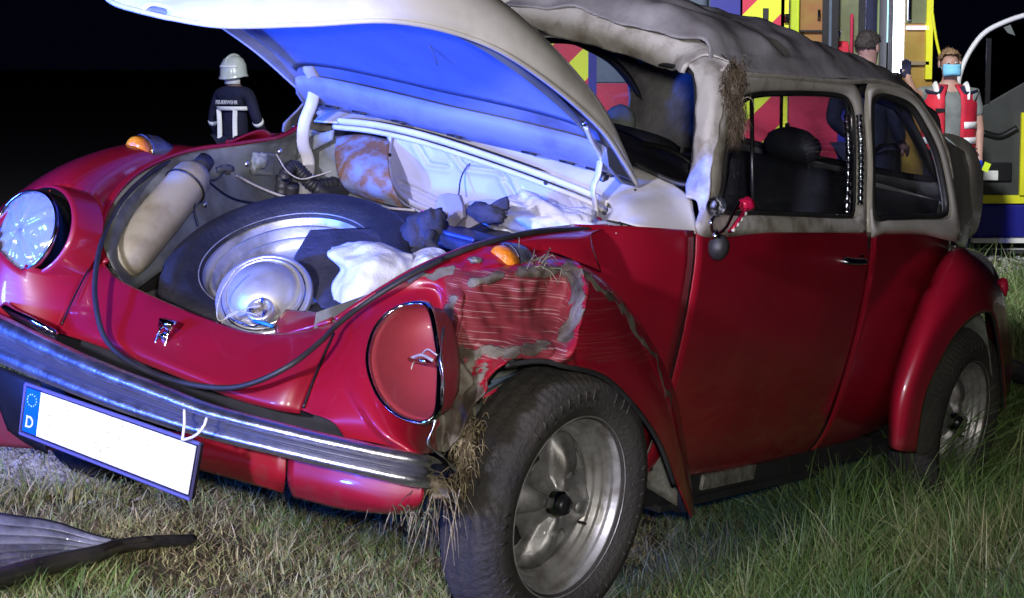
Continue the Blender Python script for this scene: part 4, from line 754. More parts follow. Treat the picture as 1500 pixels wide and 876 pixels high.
# ---- wheels
def wheel(name, c, n, hint=(0, 0, 1), spare=False, parent=None):
    tr = .315 if not spare else .31; u, v, n = basis(n, hint)
    root = bpy.data.objects.new(name, None); col.objects.link(root)
    if parent: root.parent = parent; root.location = c
    O = V3((0, 0, 0))
    prof = [(.200, .058), (.212, .068), (.235, .080), (.262, .082), (.285, .074), (.300, .062), (tr-.006, .050), (tr, .030), (tr+.001, .0), (tr, -.030), (tr-.006, -.050), (.300, -.062), (.285, -.074), (.262, -.082), (.235, -.080), (.212, -.068), (.200, -.058)]
    p2 = []
    for a, b in zip(prof, prof[1:]):
        for k in range(3): p2.append((a[0]+(b[0]-a[0])*k/3, a[1]+(b[1]-a[1])*k/3))
    p2.append(prof[-1])
    def tread(r, h, a):
        d = 0
        if r > .288:
            if abs(h) > .044: d = -.005 if (a*48/math.pi+h*20) % 1 < .32 else 0
            else:
                d = -.006 if abs(abs(h)-.016) < .0055 else 0
                if (a*60/math.pi+abs(h)*26) % 1 < .2: d = -.0025
        elif h > 0 and abs(r-.248) < .004: d = 0
        return r+d, h
    p2 = sorted(set(p2+[(tr+.0005, x) for x in (-.022, -.010, .010, .022)]), key=lambda q: 0) if False else p2
    lathe("tyre", p2, O, n, 'tyre' if not spare else 'tyre2', root, 288 if not spare else 120, hint=hint, mod=tread)
    if not spare:   # raised sidewall lettering ribs
        rb = []
        for k in range(54):
            if k % 18 in (8, 9, 10, 11, 12, 16, 17): continue
            a = 2*math.pi*k/54; e = (u*math.cos(a)+v*math.sin(a)); t_ = (-u*math.sin(a)+v*math.cos(a))
            rb.append(tube_vf([e*.250+n*.0815-t_*.004*(k % 3-1), e*.272+n*.0805+t_*.004*(k % 2)], (.0022, .0035), 4))
        o = tag(obj("sidewall_relief", *join(*rb), 'tyre', root), kind='stuff')
    rim = [(.206, .066), (.211, .064), (.210, .056), (.202, .054), (.199, .038), (.190, .036), (.187, .020), (.178, .018), (.175, .004), (.166, .002), (.162, -.010), (.150, -.012)]; rim = [rim[0]]+[(a[0]+(b[0]-a[0])*t_, a[1]+(b[1]-a[1])*t_) for a, b in zip(rim, rim[1:]) for t_ in (.12, .88)]+[rim[-1]]
    if spare: rim = [(.206, .066), (.211, .064), (.209, .054), (.199, .050), (.196, .028), (.188, .028), (.185, .044), (.178, .044), (.174, .012), (.166, .010), (.162, .026), (.156, .026), (.150, -.02)]
    r0 = lathe("rim", rim+[(.15, -.04), (.21, -.06)], O, n, 'steel', root, 72, hint=hint, thick=.002)
    # pressed disc: four raised spokes and slots between
    rows = []; NR, NA = 22, 96; Fc = []
    for i in range(NR):
        r = .004+(.156 if not spare else .150)*i/(NR-1); row = []
        for k in range(NA):
            a = 2*math.pi*k/NA; q_ = min(1, max(0, (math.cos(4*a+.6)-.15)/.65)); sp = q_*q_*(3-2*q_); tt = i/(NR-1)
            h = .022*max(0, 1-(tt/.34)**2) + .042*sp*math.sin(math.pi*min(1, max(0, (tt-.10)/.90)))**.8 - .022*tt + (.010 if not spare else -.006)
            row.append(u*math.cos(a)*r+v*math.sin(a)*r+n*h)
        rows.append(row)
    V, Fc = grid(rows, closed=True)
    def keep(f):
        c_ = sum((V[i] for i in f), V3())/len(f); r = (c_-n*c_.dot(n)).length; a = math.atan2(c_.dot(v), c_.dot(u)); ph = (4*a+.6) % (2*math.pi)
        return not (.110 < r < .146 and abs(ph-math.pi) < .80)
    obj("wheel_disc", V, [f for f in Fc if keep(f)], 'disc' if not spare else 'steel', root, thick=.003)
    obj("brake_drum", *lathe_vf([(.001, -.045), (.155, -.045), (.16, -.08)], O, n, 40), 'dark', root)
    if not spare:
        lathe("hub_cap", [(.036, .018), (.034, .034), (.027, .040), (.024, .040)], O, n, 'chrome', root, 32)
        lathe("hub_cap_centre", [(.024, .038), (.023, .050), (.018, .056), (.001, .057)], O, n, 'black', root, 32)
        for k in range(4):
            a = (k+.5)*math.pi/2+.62
            cc = (u*math.cos(a)+v*math.sin(a))*.072+n*.014
            lathe("lug_bolt", [(.020, .0), (.019, .012), (.014, .015), (.013, .026), (.001, .028)], cc, n, 'steel', root, 16)
        e = (u*math.cos(-2.0)+v*math.sin(-2.0)); obj("valve", *tube_vf([e*.158-n*.005, e*.150+n*.02], .0035, 6), 'black', root)
    return root
def cdir(px, py, k): return P(px, py, y=k)
fwn = V3((math.sin(R(4)), math.cos(R(4)), .03))
fwc = P(818, 738, y=.72)-fwn.normalized()*.03
wheel("front_wheel", fwc, fwn, parent=car)
w2 = wheel("rear_wheel", V3((-2.42, .665, .31)), (0, 1, .04), parent=car)
wheel("front_wheel", V3((0, -.68, .31)), (.22, -.97, 0), parent=car); wheel("rear_wheel", V3((-2.42, -.67, .31)), (0, -1, 0), parent=car)
part("balance_weight", *blob_vf(P(906, 650, y=.745), (.005, .008, .013), 2, .1), 'white')
part("strut", *tube_vf([V3((-.02, .55, .35)), V3((-.08, .48, .85))], .03, 12), 'dark')
# ================================================================ LOOSE THINGS IN THE TRUNK
def loose(name, loc, label, cat): return cempty(name, loc, label, cat)
def lpart(root, loc, name, v, f, m, **k): return obj(name, [V3(p)-V3(loc) for p in v], f, m, root, **k)
spc = P(428, 416, x=.20); spn = (.50, 0.02, .866)
sp = loose("spare_wheel", spc, "spare wheel lying tilted in the open trunk under the round lamp bowl", "wheel")
tmp = wheel("tmp", V3((0, 0, 0)), spn, hint=(.8, 0, -.6), spare=True)
for ch in list(tmp.children): ch.parent = sp
bpy.data.objects.remove(tmp)
bc = P(386, 432, x=.41); bn = V3((.74, .20, .62)).normalized()
hb = loose("headlamp_bowl", bc, "round silver headlamp bowl with loose wires lying on the spare wheel", "headlamp")
lathe("lamp_ring", [(.108, -.018), (.112, -.006), (.108, .003), (.100, .006), (.096, .0), (.098, -.01)], (0, 0, 0), bn, 'satin', hb, 72)
lathe("lamp_ring", [(.094, .004), (.092, .012), (.086, .016), (.082, .010), (.084, .0)], (0, 0, 0), bn, 'satin', hb, 72)
lathe("lamp_bowl", [(.084, .004), (.078, .018), (.066, .034), (.045, .048), (.030, .055), (.001, .058)], (0, 0, 0), bn, mat("satin_aluminium", (.58, .57, .55), .38, .55, c2=(.45, .43, .40), scale=10, rv=.1), hb, 72)
bu, bv, _ = basis(bn)
def bl(a, b, h): return bu*a+bv*b+bn*h
sk_ = P(382, 456, x=.47)-bc
lathe("bulb_socket", [(.030, -.012), (.031, .008), (.026, .013), (.020, .010), (.018, .004), (.001, .004)], sk_, bn, 'satin', hb, 32)
lathe("bulb_contact", [(.010, 0), (.010, .016), (.006, .019), (.001, .019)], sk_+bl(.002, .006, .002), bn, 'beige', hb, 16)
for k in range(3):
    a = k*2.1; obj("connector_tab", *box_vf(sk_+bl(.019*math.cos(a), .019*math.sin(a), .014), (.004, .008, .014)), 'chrome', hb, smooth=False)
for i, pts in enumerate([[(382, 448), (360, 452), (340, 462), (322, 470), (318, 455), (326, 425), (345, 395)], [(378, 462), (350, 456), (330, 466), (322, 480)], [(390, 470), (370, 478), (345, 470), (330, 462)]]):
    obj("lamp_wire", *tube_vf([P(a, b, x=.515)-bc for a, b in pts], .0017, 6, 30), ['wire', 'wire', 'chrome'][i], hb)
obj("blue_wire_sleeve", *tube_vf([P(372, 470, x=.51)-bc, P(388, 474, x=.515)-bc, P(400, 478, x=.51)-bc], .004, 6), mat("blue_sleeve", (.02, .25, .75), .4), hb)
def cloth(name, pix, xf, m, label, cat, h=.02, wr_=.018, fr=14, nu=40, nv=40):
    """crumpled cloth: pix = rows of photo pixels laid at x from xf"""
    rows = [[P(a, b, x=c) for a, b, c in r] for r in pix]; c0 = rows[len(rows)//2][len(rows[0])//2]
    root = loose(name, c0, label, cat)
    o = patch("fabric", [[p-c0 for p in r] for r in rows], m, root, nu, nv, .004, fn=lambda p: p+V3((.8, .3, .5))*(wr_*noise.noise(p*fr)+wr_*.5*noise.noise(p*fr*2.6+V3((3, 1, 2)))))
    return root
cloth("black_sheet", [[(455, 338, .12), (520, 335, .08), (600, 335, .02), (640, 345, 0)], [(440, 362, .2), (490, 370, .2), (560, 375, .15), (610, 375, .1)], [(432, 392, .27), (480, 405, .28), (520, 410, .25), (570, 405, .22)], [(470, 450, .37), (492, 455, .38), (520, 450, .36), (550, 440, .34)]], 0, 'cloth_d', "flat black sheet covering the right half of the spare wheel", "sheet", wr_=.004)
cloth("dark_blanket", [[(400, 300, -.22), (470, 300, -.26), (560, 305, -.28), (650, 318, -.28), (760, 325, -.28), (850, 335, -.28)], [(420, 320, -.06), (480, 318, -.1), (560, 325, -.12), (650, 340, -.15), (760, 345, -.16), (840, 348, -.18)], [(440, 340, .06), (520, 340, .02), (600, 350, 0), (680, 365, -.02), (740, 368, -.08), (800, 360, -.1)]], 0, 'cloth_d', "dark blanket spread behind the spare wheel deep in the trunk", "blanket", wr_=.014, fr=9)
cloth("white_cloth", [[(486, 362, .30), (520, 356, .28), (560, 358, .26), (590, 368, .24), (606, 376, .24)], [(482, 378, .34), (515, 378, .36), (548, 376, .36), (580, 382, .32), (604, 392, .28)], [(500, 396, .33), (520, 400, .39), (545, 398, .38), (572, 402, .35), (596, 405, .3)], [(486, 418, .36), (510, 424, .40), (532, 424, .40), (556, 424, .37), (576, 424, .33)], [(490, 440, .38), (508, 450, .41), (524, 446, .41), (538, 440, .38), (552, 436, .35)]], 0, 'cloth', "crumpled white cloth beside the spare wheel in the trunk", "cloth", wr_=.018, fr=13)
cloth("white_rag", [[(606, 372, .20), (625, 364, .19), (645, 366, .19), (655, 372, .19)], [(604, 382, .25), (622, 378, .27), (640, 376, .25), (650, 380, .24)], [(600, 396, .28), (615, 392, .29), (630, 388, .28), (640, 386, .27)]], 0, 'cloth', "small white rag against the left rim of the trunk", "rag", wr_=.012, fr=20)
c0 = P(616, 342, x=.05)
o = loose("dark_jacket", c0, "rolled dark blue jacket standing up among the things in the trunk", "jacket")
for (px, py, sx, sy, sz, sd) in ((612, 345, .04, .035, .05, 3), (632, 335, .035, .035, .045, 5), (600, 362, .03, .04, .03, 8)):
    p_ = P(px, py, x=.05)-c0; obj("fabric_fold", *blob_vf(p_, (sx, sy, sz), sd, .22, 2.4), 'cloth_d', o)
obj("sleeve", *tube_vf([P(632, 340, x=.08)-c0, P(628, 355, x=.1)-c0, P(640, 368, x=.1)-c0], .012, 8, 12), 'cloth_d', o)
obj("red_tab", *box_vf(P(624, 313, x=.0)-c0, (.006, .03, .012)), 'redfoil', o, smooth=False)
c0 = P(660, 315, x=-.05); o = loose("folded_cardboard", c0, "grey purple folded cardboard leaning on the white trunk cover", "cardboard")
pl1 = [(636, 318), (645, 286), (655, 283), (674, 286), (679, 300), (681, 318), (668, 332), (642, 328)]
pl2 = [(672, 330), (682, 302), (690, 294), (712, 292), (740, 294), (742, 312), (715, 322), (690, 334)]
obj("panel", [P(a, b, x=-.05)-c0 for a, b in pl1], [tuple(range(8))], 'card', o, smooth=False, thick=.012)
obj("panel", [P(a, b, x=-.08+.0006*(a-670))-c0 for a, b in pl2], [tuple(range(8))], 'card', o, smooth=False, thick=.012)
c0 = P(722, 306, x=.0); o = loose("work_glove", c0, "dark work glove lying beside the folded cardboard", "glove")
obj("palm", *blob_vf(P(712, 312, x=.02)-c0, (.03, .05, .022), 4, .15), 'cloth_d', o)
for k in range(4): obj("finger", *tube_vf([P(718, 312-2*k, x=.02)-c0, P(732, 306-3*k, x=.01)-c0, P(745, 301-3*k, x=0)-c0], .009, 8, 8), 'cloth_d', o)
c0 = P(800, 315, x=-.2); o = loose("clear_bag", c0, "pale crumpled plastic bag in the rear left corner of the trunk", "bag")
obj("film", *blob_vf(P(800, 330, x=-.22)-c0, (.09, .17, .06), 9, .22, 3, 40, 30), 'cloth', o)
c0 = P(672, 354, x=.0); o = loose("blue_box", c0, "flat blue box behind the dark jacket in the trunk", "box")
obj("case", *box_vf((0, 0, 0), (.12, .16, .03)), 'bluep', o, smooth=False, bevel=.006); obj("lid", *box_vf((0, 0, .02), (.122, .162, .012)), 'bluep', o, smooth=False, bevel=.004)
# ================================================================ GROUND
def gh(x, y):
    s = -.1745*(x-.09); s = .36*math.tanh(s/.36); z = .292+s+.0314*(y-4.53)
    t = min(1, max(0, (y-8)/5)); t = t*t*(3-2*t)
    return z*(1-t)+.015*noise.noise(V3((x*1.3, y*1.3, 0)))+.008*noise.noise(V3((x*5, y*5, 2)))*(1-t)
def G(px, py):
    v = wr*((px-750)/FPX) - wu*((py-438)/FPX) + wf; t = 2.5
    for _ in range(600):
        p = V3((0, 0, CAMZ))+v*t
        if p.z <= gh(p.x, p.y): break
        t *= 1.004
    return V3((p.x, p.y, gh(p.x, p.y)))
def axis(a, b, n, p=1.0): return [a+(b-a)*(i/n)**p for i in range(n+1)]
xs = [-400, -100, -40, -20, -12]+axis(-8, 8, 110)+[12, 20, 40, 100, 400]; ys = [-60, -10, 0]+axis(1.5, 14, 100)+axis(14.5, 40, 12)+[80, 200, 900]
gv = [(x, y, gh(x, y)) for y in ys for x in xs]; nx = len(xs)
gf = [(j*nx+i, j*nx+i+1, (j+1)*nx+i+1, (j+1)*nx+i) for j in range(len(ys)-1) for i in range(nx-1)]
M['soil'] = mat("verge_soil", (.095, .090, .046), .95, c2=(.06, .046, .028), scale=2.6, thr=(.35, .6), bump=1, bscale=40)
tag(obj("ground", gv, gf, 'soil'), kind='structure')
rd = [(x, y, gh(x, y)*0+.03) for x, y in ((-60, 13.2), (60, 12.2), (60, 60), (-60, 60))]
M['asph'] = mat("asphalt", (.05, .05, .052), .8, c2=(.035, .035, .037), scale=3, bump=.5, bscale=200)
tag(obj("road", *grid([[V3((x, y, .035)) for x in axis(-60, 60, 20)] for y in (17.1, 20, 30, 60)]), 'asph'), kind='structure')
tag(obj("road_edge_line", *grid([[V3((x, 17.4, .040)), V3((x, 17.55, .040))] for x in axis(-60, 60, 20)]), 'white'), kind='structure')
# gravel
def stones(name, pts, m):
    V, Fc = [], []
    ico = [(0, 0, 1), (.9, 0, .3), (.28, .85, .3), (-.72, .53, .3), (-.72, -.53, .3), (.28, -.85, .3), (0, 0, -.5)]
    fi = [(0, 1, 2), (0, 2, 3), (0, 3, 4), (0, 4, 5), (0, 5, 1), (6, 2, 1), (6, 3, 2), (6, 4, 3), (6, 5, 4), (6, 1, 5)]
    for x, y, z, r in pts:
        n = len(V); a = random.random()*6.28; c, s = math.cos(a), math.sin(a); sx, sy, sz = (r*random.uniform(.6, 1.2) for _ in range(3))
        V += [(x+(c*p[0]*sx-s*p[1]*sy), y+(s*p[0]*sx+c*p[1]*sy), z+p[2]*sz*.8) for p in ico]; Fc += [tuple(i+n for i in f) for f in fi]
    return tag(obj(name, V, Fc, m, smooth=False), kind='stuff')
M['gravel'] = mat("gravel_stone", (.48, .47, .45), .85, c2=(.22, .21, .20), scale=30)
pts = []
for _ in range(6500):
    p = G(random.uniform(-60, 190)+random.gauss(0, 20), random.gauss(686, 18)); 
    if p.y < 12: pts.append((p.x, p.y, p.z+.006, random.uniform(.004, .015)))
for _ in range(2600):
    x, y = random.uniform(2.4, 7), random.uniform(14.7, 17.1); pts.append((x, y, gh(x, y)+.01, random.uniform(.012, .034)))
stones("gravel", pts, 'gravel')
# grass blades, one mesh
N = 300000
def grass():
    u = rng.random(N); y = 3.0*np.exp(u*math.log(14.8/3.0)); x = (rng.random(N)*2-1)*.33*y
    tuft = rng.integers(0, N//40, N); tx = rng.random(N//40); ty = rng.random(N//40)
    m = rng.random(N) < .6; yy = 3.0*np.exp(ty*math.log(14.8/3.0)); xx = (tx*2-1)*.33*yy
    k = 1+.0*y
    x = np.where(m, xx[tuft]+rng.normal(0, .022, N), x); y = np.where(m, yy[tuft]+rng.normal(0, .022, N), y)
    tl = rng.uniform(.35, 1.6, N//40)[tuft]; td = rng.normal(0, .5, (N//40, 2))[tuft]
    V, keep = [], []
    Cinv = MC.inverted()
    th = rng.random(N) < .36; P0 = np.zeros((N, 3)); L = np.zeros(N); ok = np.ones(N, bool)
    for i in range(N):
        X, Y = float(x[i]), float(y[i]); z = gh(X, Y); P0[i] = (X, Y, z)
        c = Cinv @ V3((X, Y, z)); px = 750+3000*X/Y
        if Y > 14.8: ok[i] = False; continue
        ln = .066*tl[i]+.012
        right = min(1, max(0, (px-930)/350)); ln *= 1.1+2.3*right*(.6+.8*abs(noise.noise(V3((X*1.1, Y*1.1, 11)))*2))
        if abs(c.x+2.42) < .38 and .70 < c.y < 1.15: ln *= .55
        if -3.2 < c.x < .62 and abs(c.y) < .58: ln *= .45
        pn_ = noise.noise(V3((X*2.2, Y*2.2, 5)))
        if pn_ < -.15 and not th[i] and random.random() < .6: ok[i] = False
        if th[i]: ln = .018+.05*random.random()
        py_ = 438+3000*(math.tan(math.atan2(CAMZ-z, Y)-PITCH))
        if 652 < py_ < 722 and px < 150+40*pn_ and random.random() < .94: ok[i] = False
        if px < 560 and Y < 4.75 and Y > 3.2: ln *= .75
        if c.x > .45 and c.x < 1.9 and c.y < -.35 and random.random() < .6: ok[i] = False
        L[i] = ln
    d = td*.35+rng.normal(0, .55, (N, 2))
    dn = rng.normal(0, 1, (N, 2)); dn /= np.linalg.norm(dn, axis=1)[:, None]; d = np.where(th[:, None], dn*rng.uniform(1.0, 1.5, (N, 1)), d)
    lean = d*L[:, None]
    ph = rng.random(N)*6.28; wv = np.stack([np.cos(ph), np.sin(ph)*.4], 1)*(rng.uniform(.0009, .0021, N)*(1+.25*(y/5)))[:, None]
    idx = np.where(ok)[0]; n = len(idx); th = th[idx]; x = x[idx]; Vv = np.zeros((n, 7, 3)); P0 = P0[idx]; L = L[idx]; lean = lean[idx]; wv = wv[idx]
    for j, (t, ww) in enumerate(((0, 1), (.38, .95), (.74, .6))):
        base = P0.copy(); base[:, :2] += lean*(t**1.7); base[:, 2] += L*t*(1-.25*t*np.clip(np.linalg.norm(lean, axis=1)/L, 0, 1.6))-.004
        Vv[:, 2*j] = base; Vv[:, 2*j, :2] += wv*ww; Vv[:, 2*j+1] = base; Vv[:, 2*j+1, :2] -= wv*ww
    tip = P0.copy(); tip[:, :2] += lean; tip[:, 2] += L*(1-.3*np.clip(np.linalg.norm(lean, axis=1)/L, 0, 1.8)); Vv[:, 6] = tip
    o = (np.arange(n)*7)[:, None]
    q = np.concatenate([o+np.array([[0, 1, 3, 2]]), o+np.array([[2, 3, 5, 4]])]); tr = o+np.array([[4, 5, 6]])
    me = bpy.data.meshes.new("grass"); nv = n*7
    me.vertices.add(nv); me.vertices.foreach_set("co", Vv.reshape(-1))
    lp = np.concatenate([q.reshape(-1), tr.reshape(-1)]); me.loops.add(len(lp)); me.loops.foreach_set("vertex_index", lp.astype(np.int32))
    ls = np.concatenate([np.arange(len(q))*4, len(q)*4+np.arange(len(tr))*3]).astype(np.int32)
    me.polygons.add(len(ls)); me.polygons.foreach_set("loop_start", ls)
    me.update(calc_edges=True); me.validate()
    ca = me.color_attributes.new("tint", 'FLOAT_COLOR', 'POINT')
    r1 = rng.random(n); big = np.array([noise.noise(V3((float(a)*1.6, float(b)*1.6, 9))) for a, b in P0[:, :2]])
    pxx = 750+3000*P0[:, 0]/P0[:, 1]
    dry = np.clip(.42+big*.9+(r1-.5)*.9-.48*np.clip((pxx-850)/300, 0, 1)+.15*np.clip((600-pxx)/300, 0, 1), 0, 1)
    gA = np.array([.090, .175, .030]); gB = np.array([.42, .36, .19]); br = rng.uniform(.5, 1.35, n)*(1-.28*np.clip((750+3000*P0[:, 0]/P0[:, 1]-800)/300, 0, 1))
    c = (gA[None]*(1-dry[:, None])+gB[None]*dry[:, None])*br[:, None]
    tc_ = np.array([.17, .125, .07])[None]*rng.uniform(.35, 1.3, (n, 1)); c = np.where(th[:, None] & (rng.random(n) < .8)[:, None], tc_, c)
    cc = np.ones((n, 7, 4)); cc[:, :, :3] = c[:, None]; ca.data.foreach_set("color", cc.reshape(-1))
    m = bpy.data.materials.new("grass_blades"); m.use_nodes = True; b = m.node_tree.nodes["Principled BSDF"]; b.inputs["Roughness"].default_value = .6
    a = m.node_tree.nodes.new("ShaderNodeAttribute"); a.attribute_name = "tint"; m.node_tree.links.new(a.outputs["Color"], b.inputs["Base Color"])
    me.materials.append(m); ob = bpy.data.objects.new("grass", me); col.objects.link(ob); tag(ob, kind='stuff')
    return m
gm = grass()
# clumps of torn grass caught on the car
M['straw'] = mat("dry_straw", (.34, .29, .17), .8, c2=(.20, .16, .08), scale=60)
M['browng'] = mat("brown_roots", (.060, .042, .024), .9, c2=(.11, .08, .045), scale=50)
M['greeng'] = mat("green_blade", (.09, .14, .04), .7, c2=(.16, .17, .07), scale=30)
def clump(c, label, n, spread, length, down, mats, r=.0016, core=None, seed=1):
    rnd = random.Random(seed); root = loose("grass_clump", c, label, "grass clump")
    for mi, m in enumerate(mats):
        ps = []
        for k in range(n//len(mats)):
            a = V3((rnd.gauss(0, spread[0]), rnd.gauss(0, spread[1]), rnd.gauss(0, spread[2]))); d = V3((rnd.gauss(.2, .6), rnd.gauss(.3, .6), rnd.gauss(-down, .7))).normalized(); l = length*rnd.uniform(.4, 1.3)
            ps.append(tube_vf([a, a+d*l*.5+V3((0, 0, .01)), a+d*l+V3((0, 0, -l*.3))], [r, r*.9, r*.3], 3, 4, cap=False))
        tag(obj("fibres", *join(*ps), m, root), kind='stuff')
    if core: obj("soil_core", *blob_vf((0, 0, 0), core, seed, .3, 3), 'mud', root)
clump(P(1074, 128, y=.60), "brown root clump caught at the top of the windscreen pillar", 1100, (.013, .010, .024), .018, .2, ['browng', 'browng', 'browng', 'mud'], r=.0013, core=(.018, .016, .036), seed=2)
clump(P(1078, 178, y=.615), "stringy brown grass hanging down the pillar below the root clump", 500, (.010, .008, .024), .030, .9, ['browng', 'browng', 'mud'], r=.0012, core=(.012, .010, .034), seed=3)
clump(P(640, 715, x=.52), "bundle of pale straw hanging from the torn bumper end", 44, (.012, .016, .016), .11, 1.0, ['straw', 'straw', 'browng'], core=(.02, .03, .02), seed=4)
clump(P(682, 655, y=.68), "muddy roots wedged between crushed fender and front tyre", 300, (.014, .012, .045), .032, .5, ['browng', 'straw'], core=(.014, .014, .05), seed=5)
clump(P(600, 745, x=.56), "straw stuck under the red valance beside the front tyre", 34, (.02, .03, .008), .045, .5, ['straw', 'greeng'], seed=6)
clump(P(786, 392, y=.62), "few straws caught behind the turn signal on the crushed fender", 30, (.03, .02, .006), .07, -.4, ['straw', 'greeng'], seed=7)
# long single blades and a weed in the right foreground
def weed(px, py, h, label, seed, m='greeng', nl=9):
    rnd = random.Random(seed); p = G(px, py); root = empty("weed_plant", p, label, "plant")
    obj("stem", *tube_vf([(0, 0, 0), (.005, 0, h*.5), (.0, .01, h)], [.003, .0025, .001], 6, 10), m, root)
    for k in range(nl):
        a = k*2.4+rnd.random(); z = h*(.2+.8*k/nl); l = h*.45*(1.1-.5*k/nl); d = V3((math.cos(a), math.sin(a), 0)); s = V3((-d.y, d.x, 0))
        rows = []
        for j in range(6):
            t = j/5; wv = .012*math.sin(math.pi*min(1, .12+t*.88))**.7*(h/.16)+.0004; c = V3((0, 0, z))+d*l*t+V3((0, 0, l*(.55*t-.75*t*t)))
            rows.append([c-s*wv, c+V3((0, 0, -.003)), c+s*wv])
        obj("leaf", *grid(rows), m, root, thick=.0006)
M['paleleaf'] = mat("pale_leaf", (.24, .30, .16), .6, c2=(.15, .22, .09), scale=20)
weed(1392, 868, .15, "pale green weed with long leaves at the lower right edge of the grass", 3, 'paleleaf', 10)
weed(1325, 885, .07, "small pale weed low at the bottom beside the bigger weed", 8, 'paleleaf', 7)
weed(1480, 560, .16, "leafy dark green weed right of the rear fender", 12, 'greeng', 12)
weed(1478, 640, .16, "leafy dark green weed beside the rear tyre at the right edge", 15, 'greeng', 12)
# ================================================================ TORN OFF RUNNING BOARD
def WG(px, py, h):
    p = G(px, py); v = (V3((0, 0, CAMZ))-p).normalized(); return p+v*(h/max(.1, v.z))
rb0 = G(120, 820)
rb = empty("running_board", rb0, "torn off black ribbed running board lying on the grass in front of the car", "running board")
Tp = [(-90, 745, .07), (-30, 752, .07), (20, 760, .065), (80, 770, .06), (140, 788, .05), (175, 796, .045), (230, 792, .04), (280, 790, .03)]
Bp = [(-90, 880, .05), (-30, 858, .05), (20, 842, .05), (80, 828, .05), (140, 812, .045), (175, 803, .04), (230, 796, .035), (284, 793, .03)]
tp = path([WG(*p)-rb0 for p in Tp], 60); bp_ = path([WG(*p)-rb0 for p in Bp], 60)
rows = []
for i, (a, b) in enumerate(zip(tp, bp_)):
    row = []; up_ = V3((0, -.35, 1)); wd = min(1, (b-a).length/.05)
    for j in range(97):
        t = j/96; h = wd*(.007*abs(math.sin(t*math.pi*8))**.6-.020*math.sin(math.pi*t))
        row.append(a.lerp(b, t)+up_*h)
    rows.append(row)
obj("rubber_mat", *grid(rows), mat("ribbed_rubber", (.24, .24, .25), .24, 0, .8, c2=(.10, .10, .105), scale=10, bump=.25, bscale=90), rb, thick=.006)
obj("edge_trim", *tube_vf(tp, (.008, .007), 8), mat("trim_rubber", (.02, .02, .03), .25, 0, .6), rb)
M['trim2'] = mat("scuffed_trim_rubber", (.05, .045, .042), .35, 0, .5, c2=(.02, .02, .022), scale=12, bump=.2)
obj("edge_trim", *tube_vf(bp_, lambda t: (.030-.017*max(0, t-.35)/.65, .022-.010*max(0, t-.35)/.65), 12), 'trim2', rb)
obj("edge_trim", *tube_vf([p+V3((0, -.022, .012)) for p in bp_[:50]], .008, 8), 'trim2', rb)
# ================================================================ VEHICLES BEHIND
def wq(name, pix, d, m, parent, loc, thick=.03, dz=0):
    return obj(name, [W(a, b, d)-loc for a, b in pix], [tuple(range(len(pix)))], m, parent, smooth=False, thick=thick)
def wbox(name, x0, y0, x1, y1, d, m, parent, loc, depth=.05, bevel=0):
    """a box whose front face fills the pixel rectangle at distance d"""
    a, b = W(x0, y0, d), W(x1, y1, d); c = V3(((a.x+b.x)/2, d+depth/2, (a.z+b.z)/2))-loc
    return obj(name, *box_vf(c, (abs(b.x-a.x), depth, abs(a.z-b.z))), m, parent, smooth=False, bevel=bevel)
# ambulance seen from behind, rear doors open
l0 = V3((W(1250, 100, 17).x, 17, 0)); amb = empty("ambulance", l0, "ambulance with open rear doors and lit interior behind the smashed roof", "ambulance")
dl = wbox("rear_door", 1040, -120, 1152, 330, 16.6, 'ambgrey', amb, l0, .06, .01)
wbox("chevron_foil", 1086, -110, 1145, 300, 16.588, 'chevL', dl, l0, .008); wbox("blue_foil", 1042, -110, 1084, 300, 16.588, 'bluefoil', dl, l0, .008); wbox("yellow_edge", 1146, -110, 1151, 310, 16.588, 'yellow', dl, l0, .008)
wbox("side_wall", 1152, -140, 1166, 345, 17, 'yel2', amb, l0, 4.5, .01)
wbox("roof_panel", 1152, -160, 1366, -141, 17, 'white', amb, l0, 4.5); wbox("interior_floor", 1166, 300, 1352, 330, 17, 'vangrey', amb, l0, 4.4)
wbox("back_wall", 1166, -140, 1352, 300, 19.5, 'ambtan', amb, l0, .05)
wbox("interior_cabinet", 1166, -140, 1208, 300, 17.3, 'ambwood', amb, l0, .8, .01); wbox("cabinet_post", 1209, -140, 1222, 300, 17.25, 'ambgrey', amb, l0, .1)
wbox("interior_panel", 1223, -140, 1262, 300, 17.6, 'ambolive', amb, l0, .1)
wbox("light_strip", 1263, -140, 1269, 44, 17.3, 'leddim', amb, l0, .03, .005); wbox("door_post", 1270, -140, 1279, 300, 17.3, 'navy', amb, l0, .08)
wbox("interior_panel", 1280, -140, 1293, 300, 17.35, 'ambolive', amb, l0, .05); wbox("lit_window_pane", 1293, -140, 1305, 62, 17.33, 'win_lit', amb, l0, .02); wbox("window_post", 1305, -140, 1311, 300, 17.32, 'black', amb, l0, .05)
wbox("light_strip", 1313, -140, 1320, 106, 17.0, 'led', amb, l0, .03, .005); wbox("light_strip", 1323, -140, 1327, 108, 17.0, 'leddim', amb, l0, .03, .005)
dr = wbox("rear_door", 1329, -130, 1361, 330, 16.9, 'ambwood', amb, l0, .06, .005)
for y in (38, 90): wbox("door_shelf", 1329, y, 1361, y+5, 16.85, 'leddim' if y == 38 else 'ambtan', dr, l0, .05)  # upper shelf is no lamp; its brightness is painted by a glowing material
wbox("door_net", 1330, -100, 1360, 34, 16.88, 'ambolive', dr, l0, .02); wbox("yellow_edge", 1361, -130, 1365, 116, 16.85, 'yellow', dr, l0, .05)
for x in (1178, 1340): obj("wheel", *tube_vf([W(x, 372, 17.6)-l0, W(x, 372, 17.9)-l0], .33, 24), 'tyre', amb)
obj("interior_lamp", *box_vf(W(1240, -120, 18)-l0, (.5, .3, .04)), 'win_lit', amb, smooth=False)
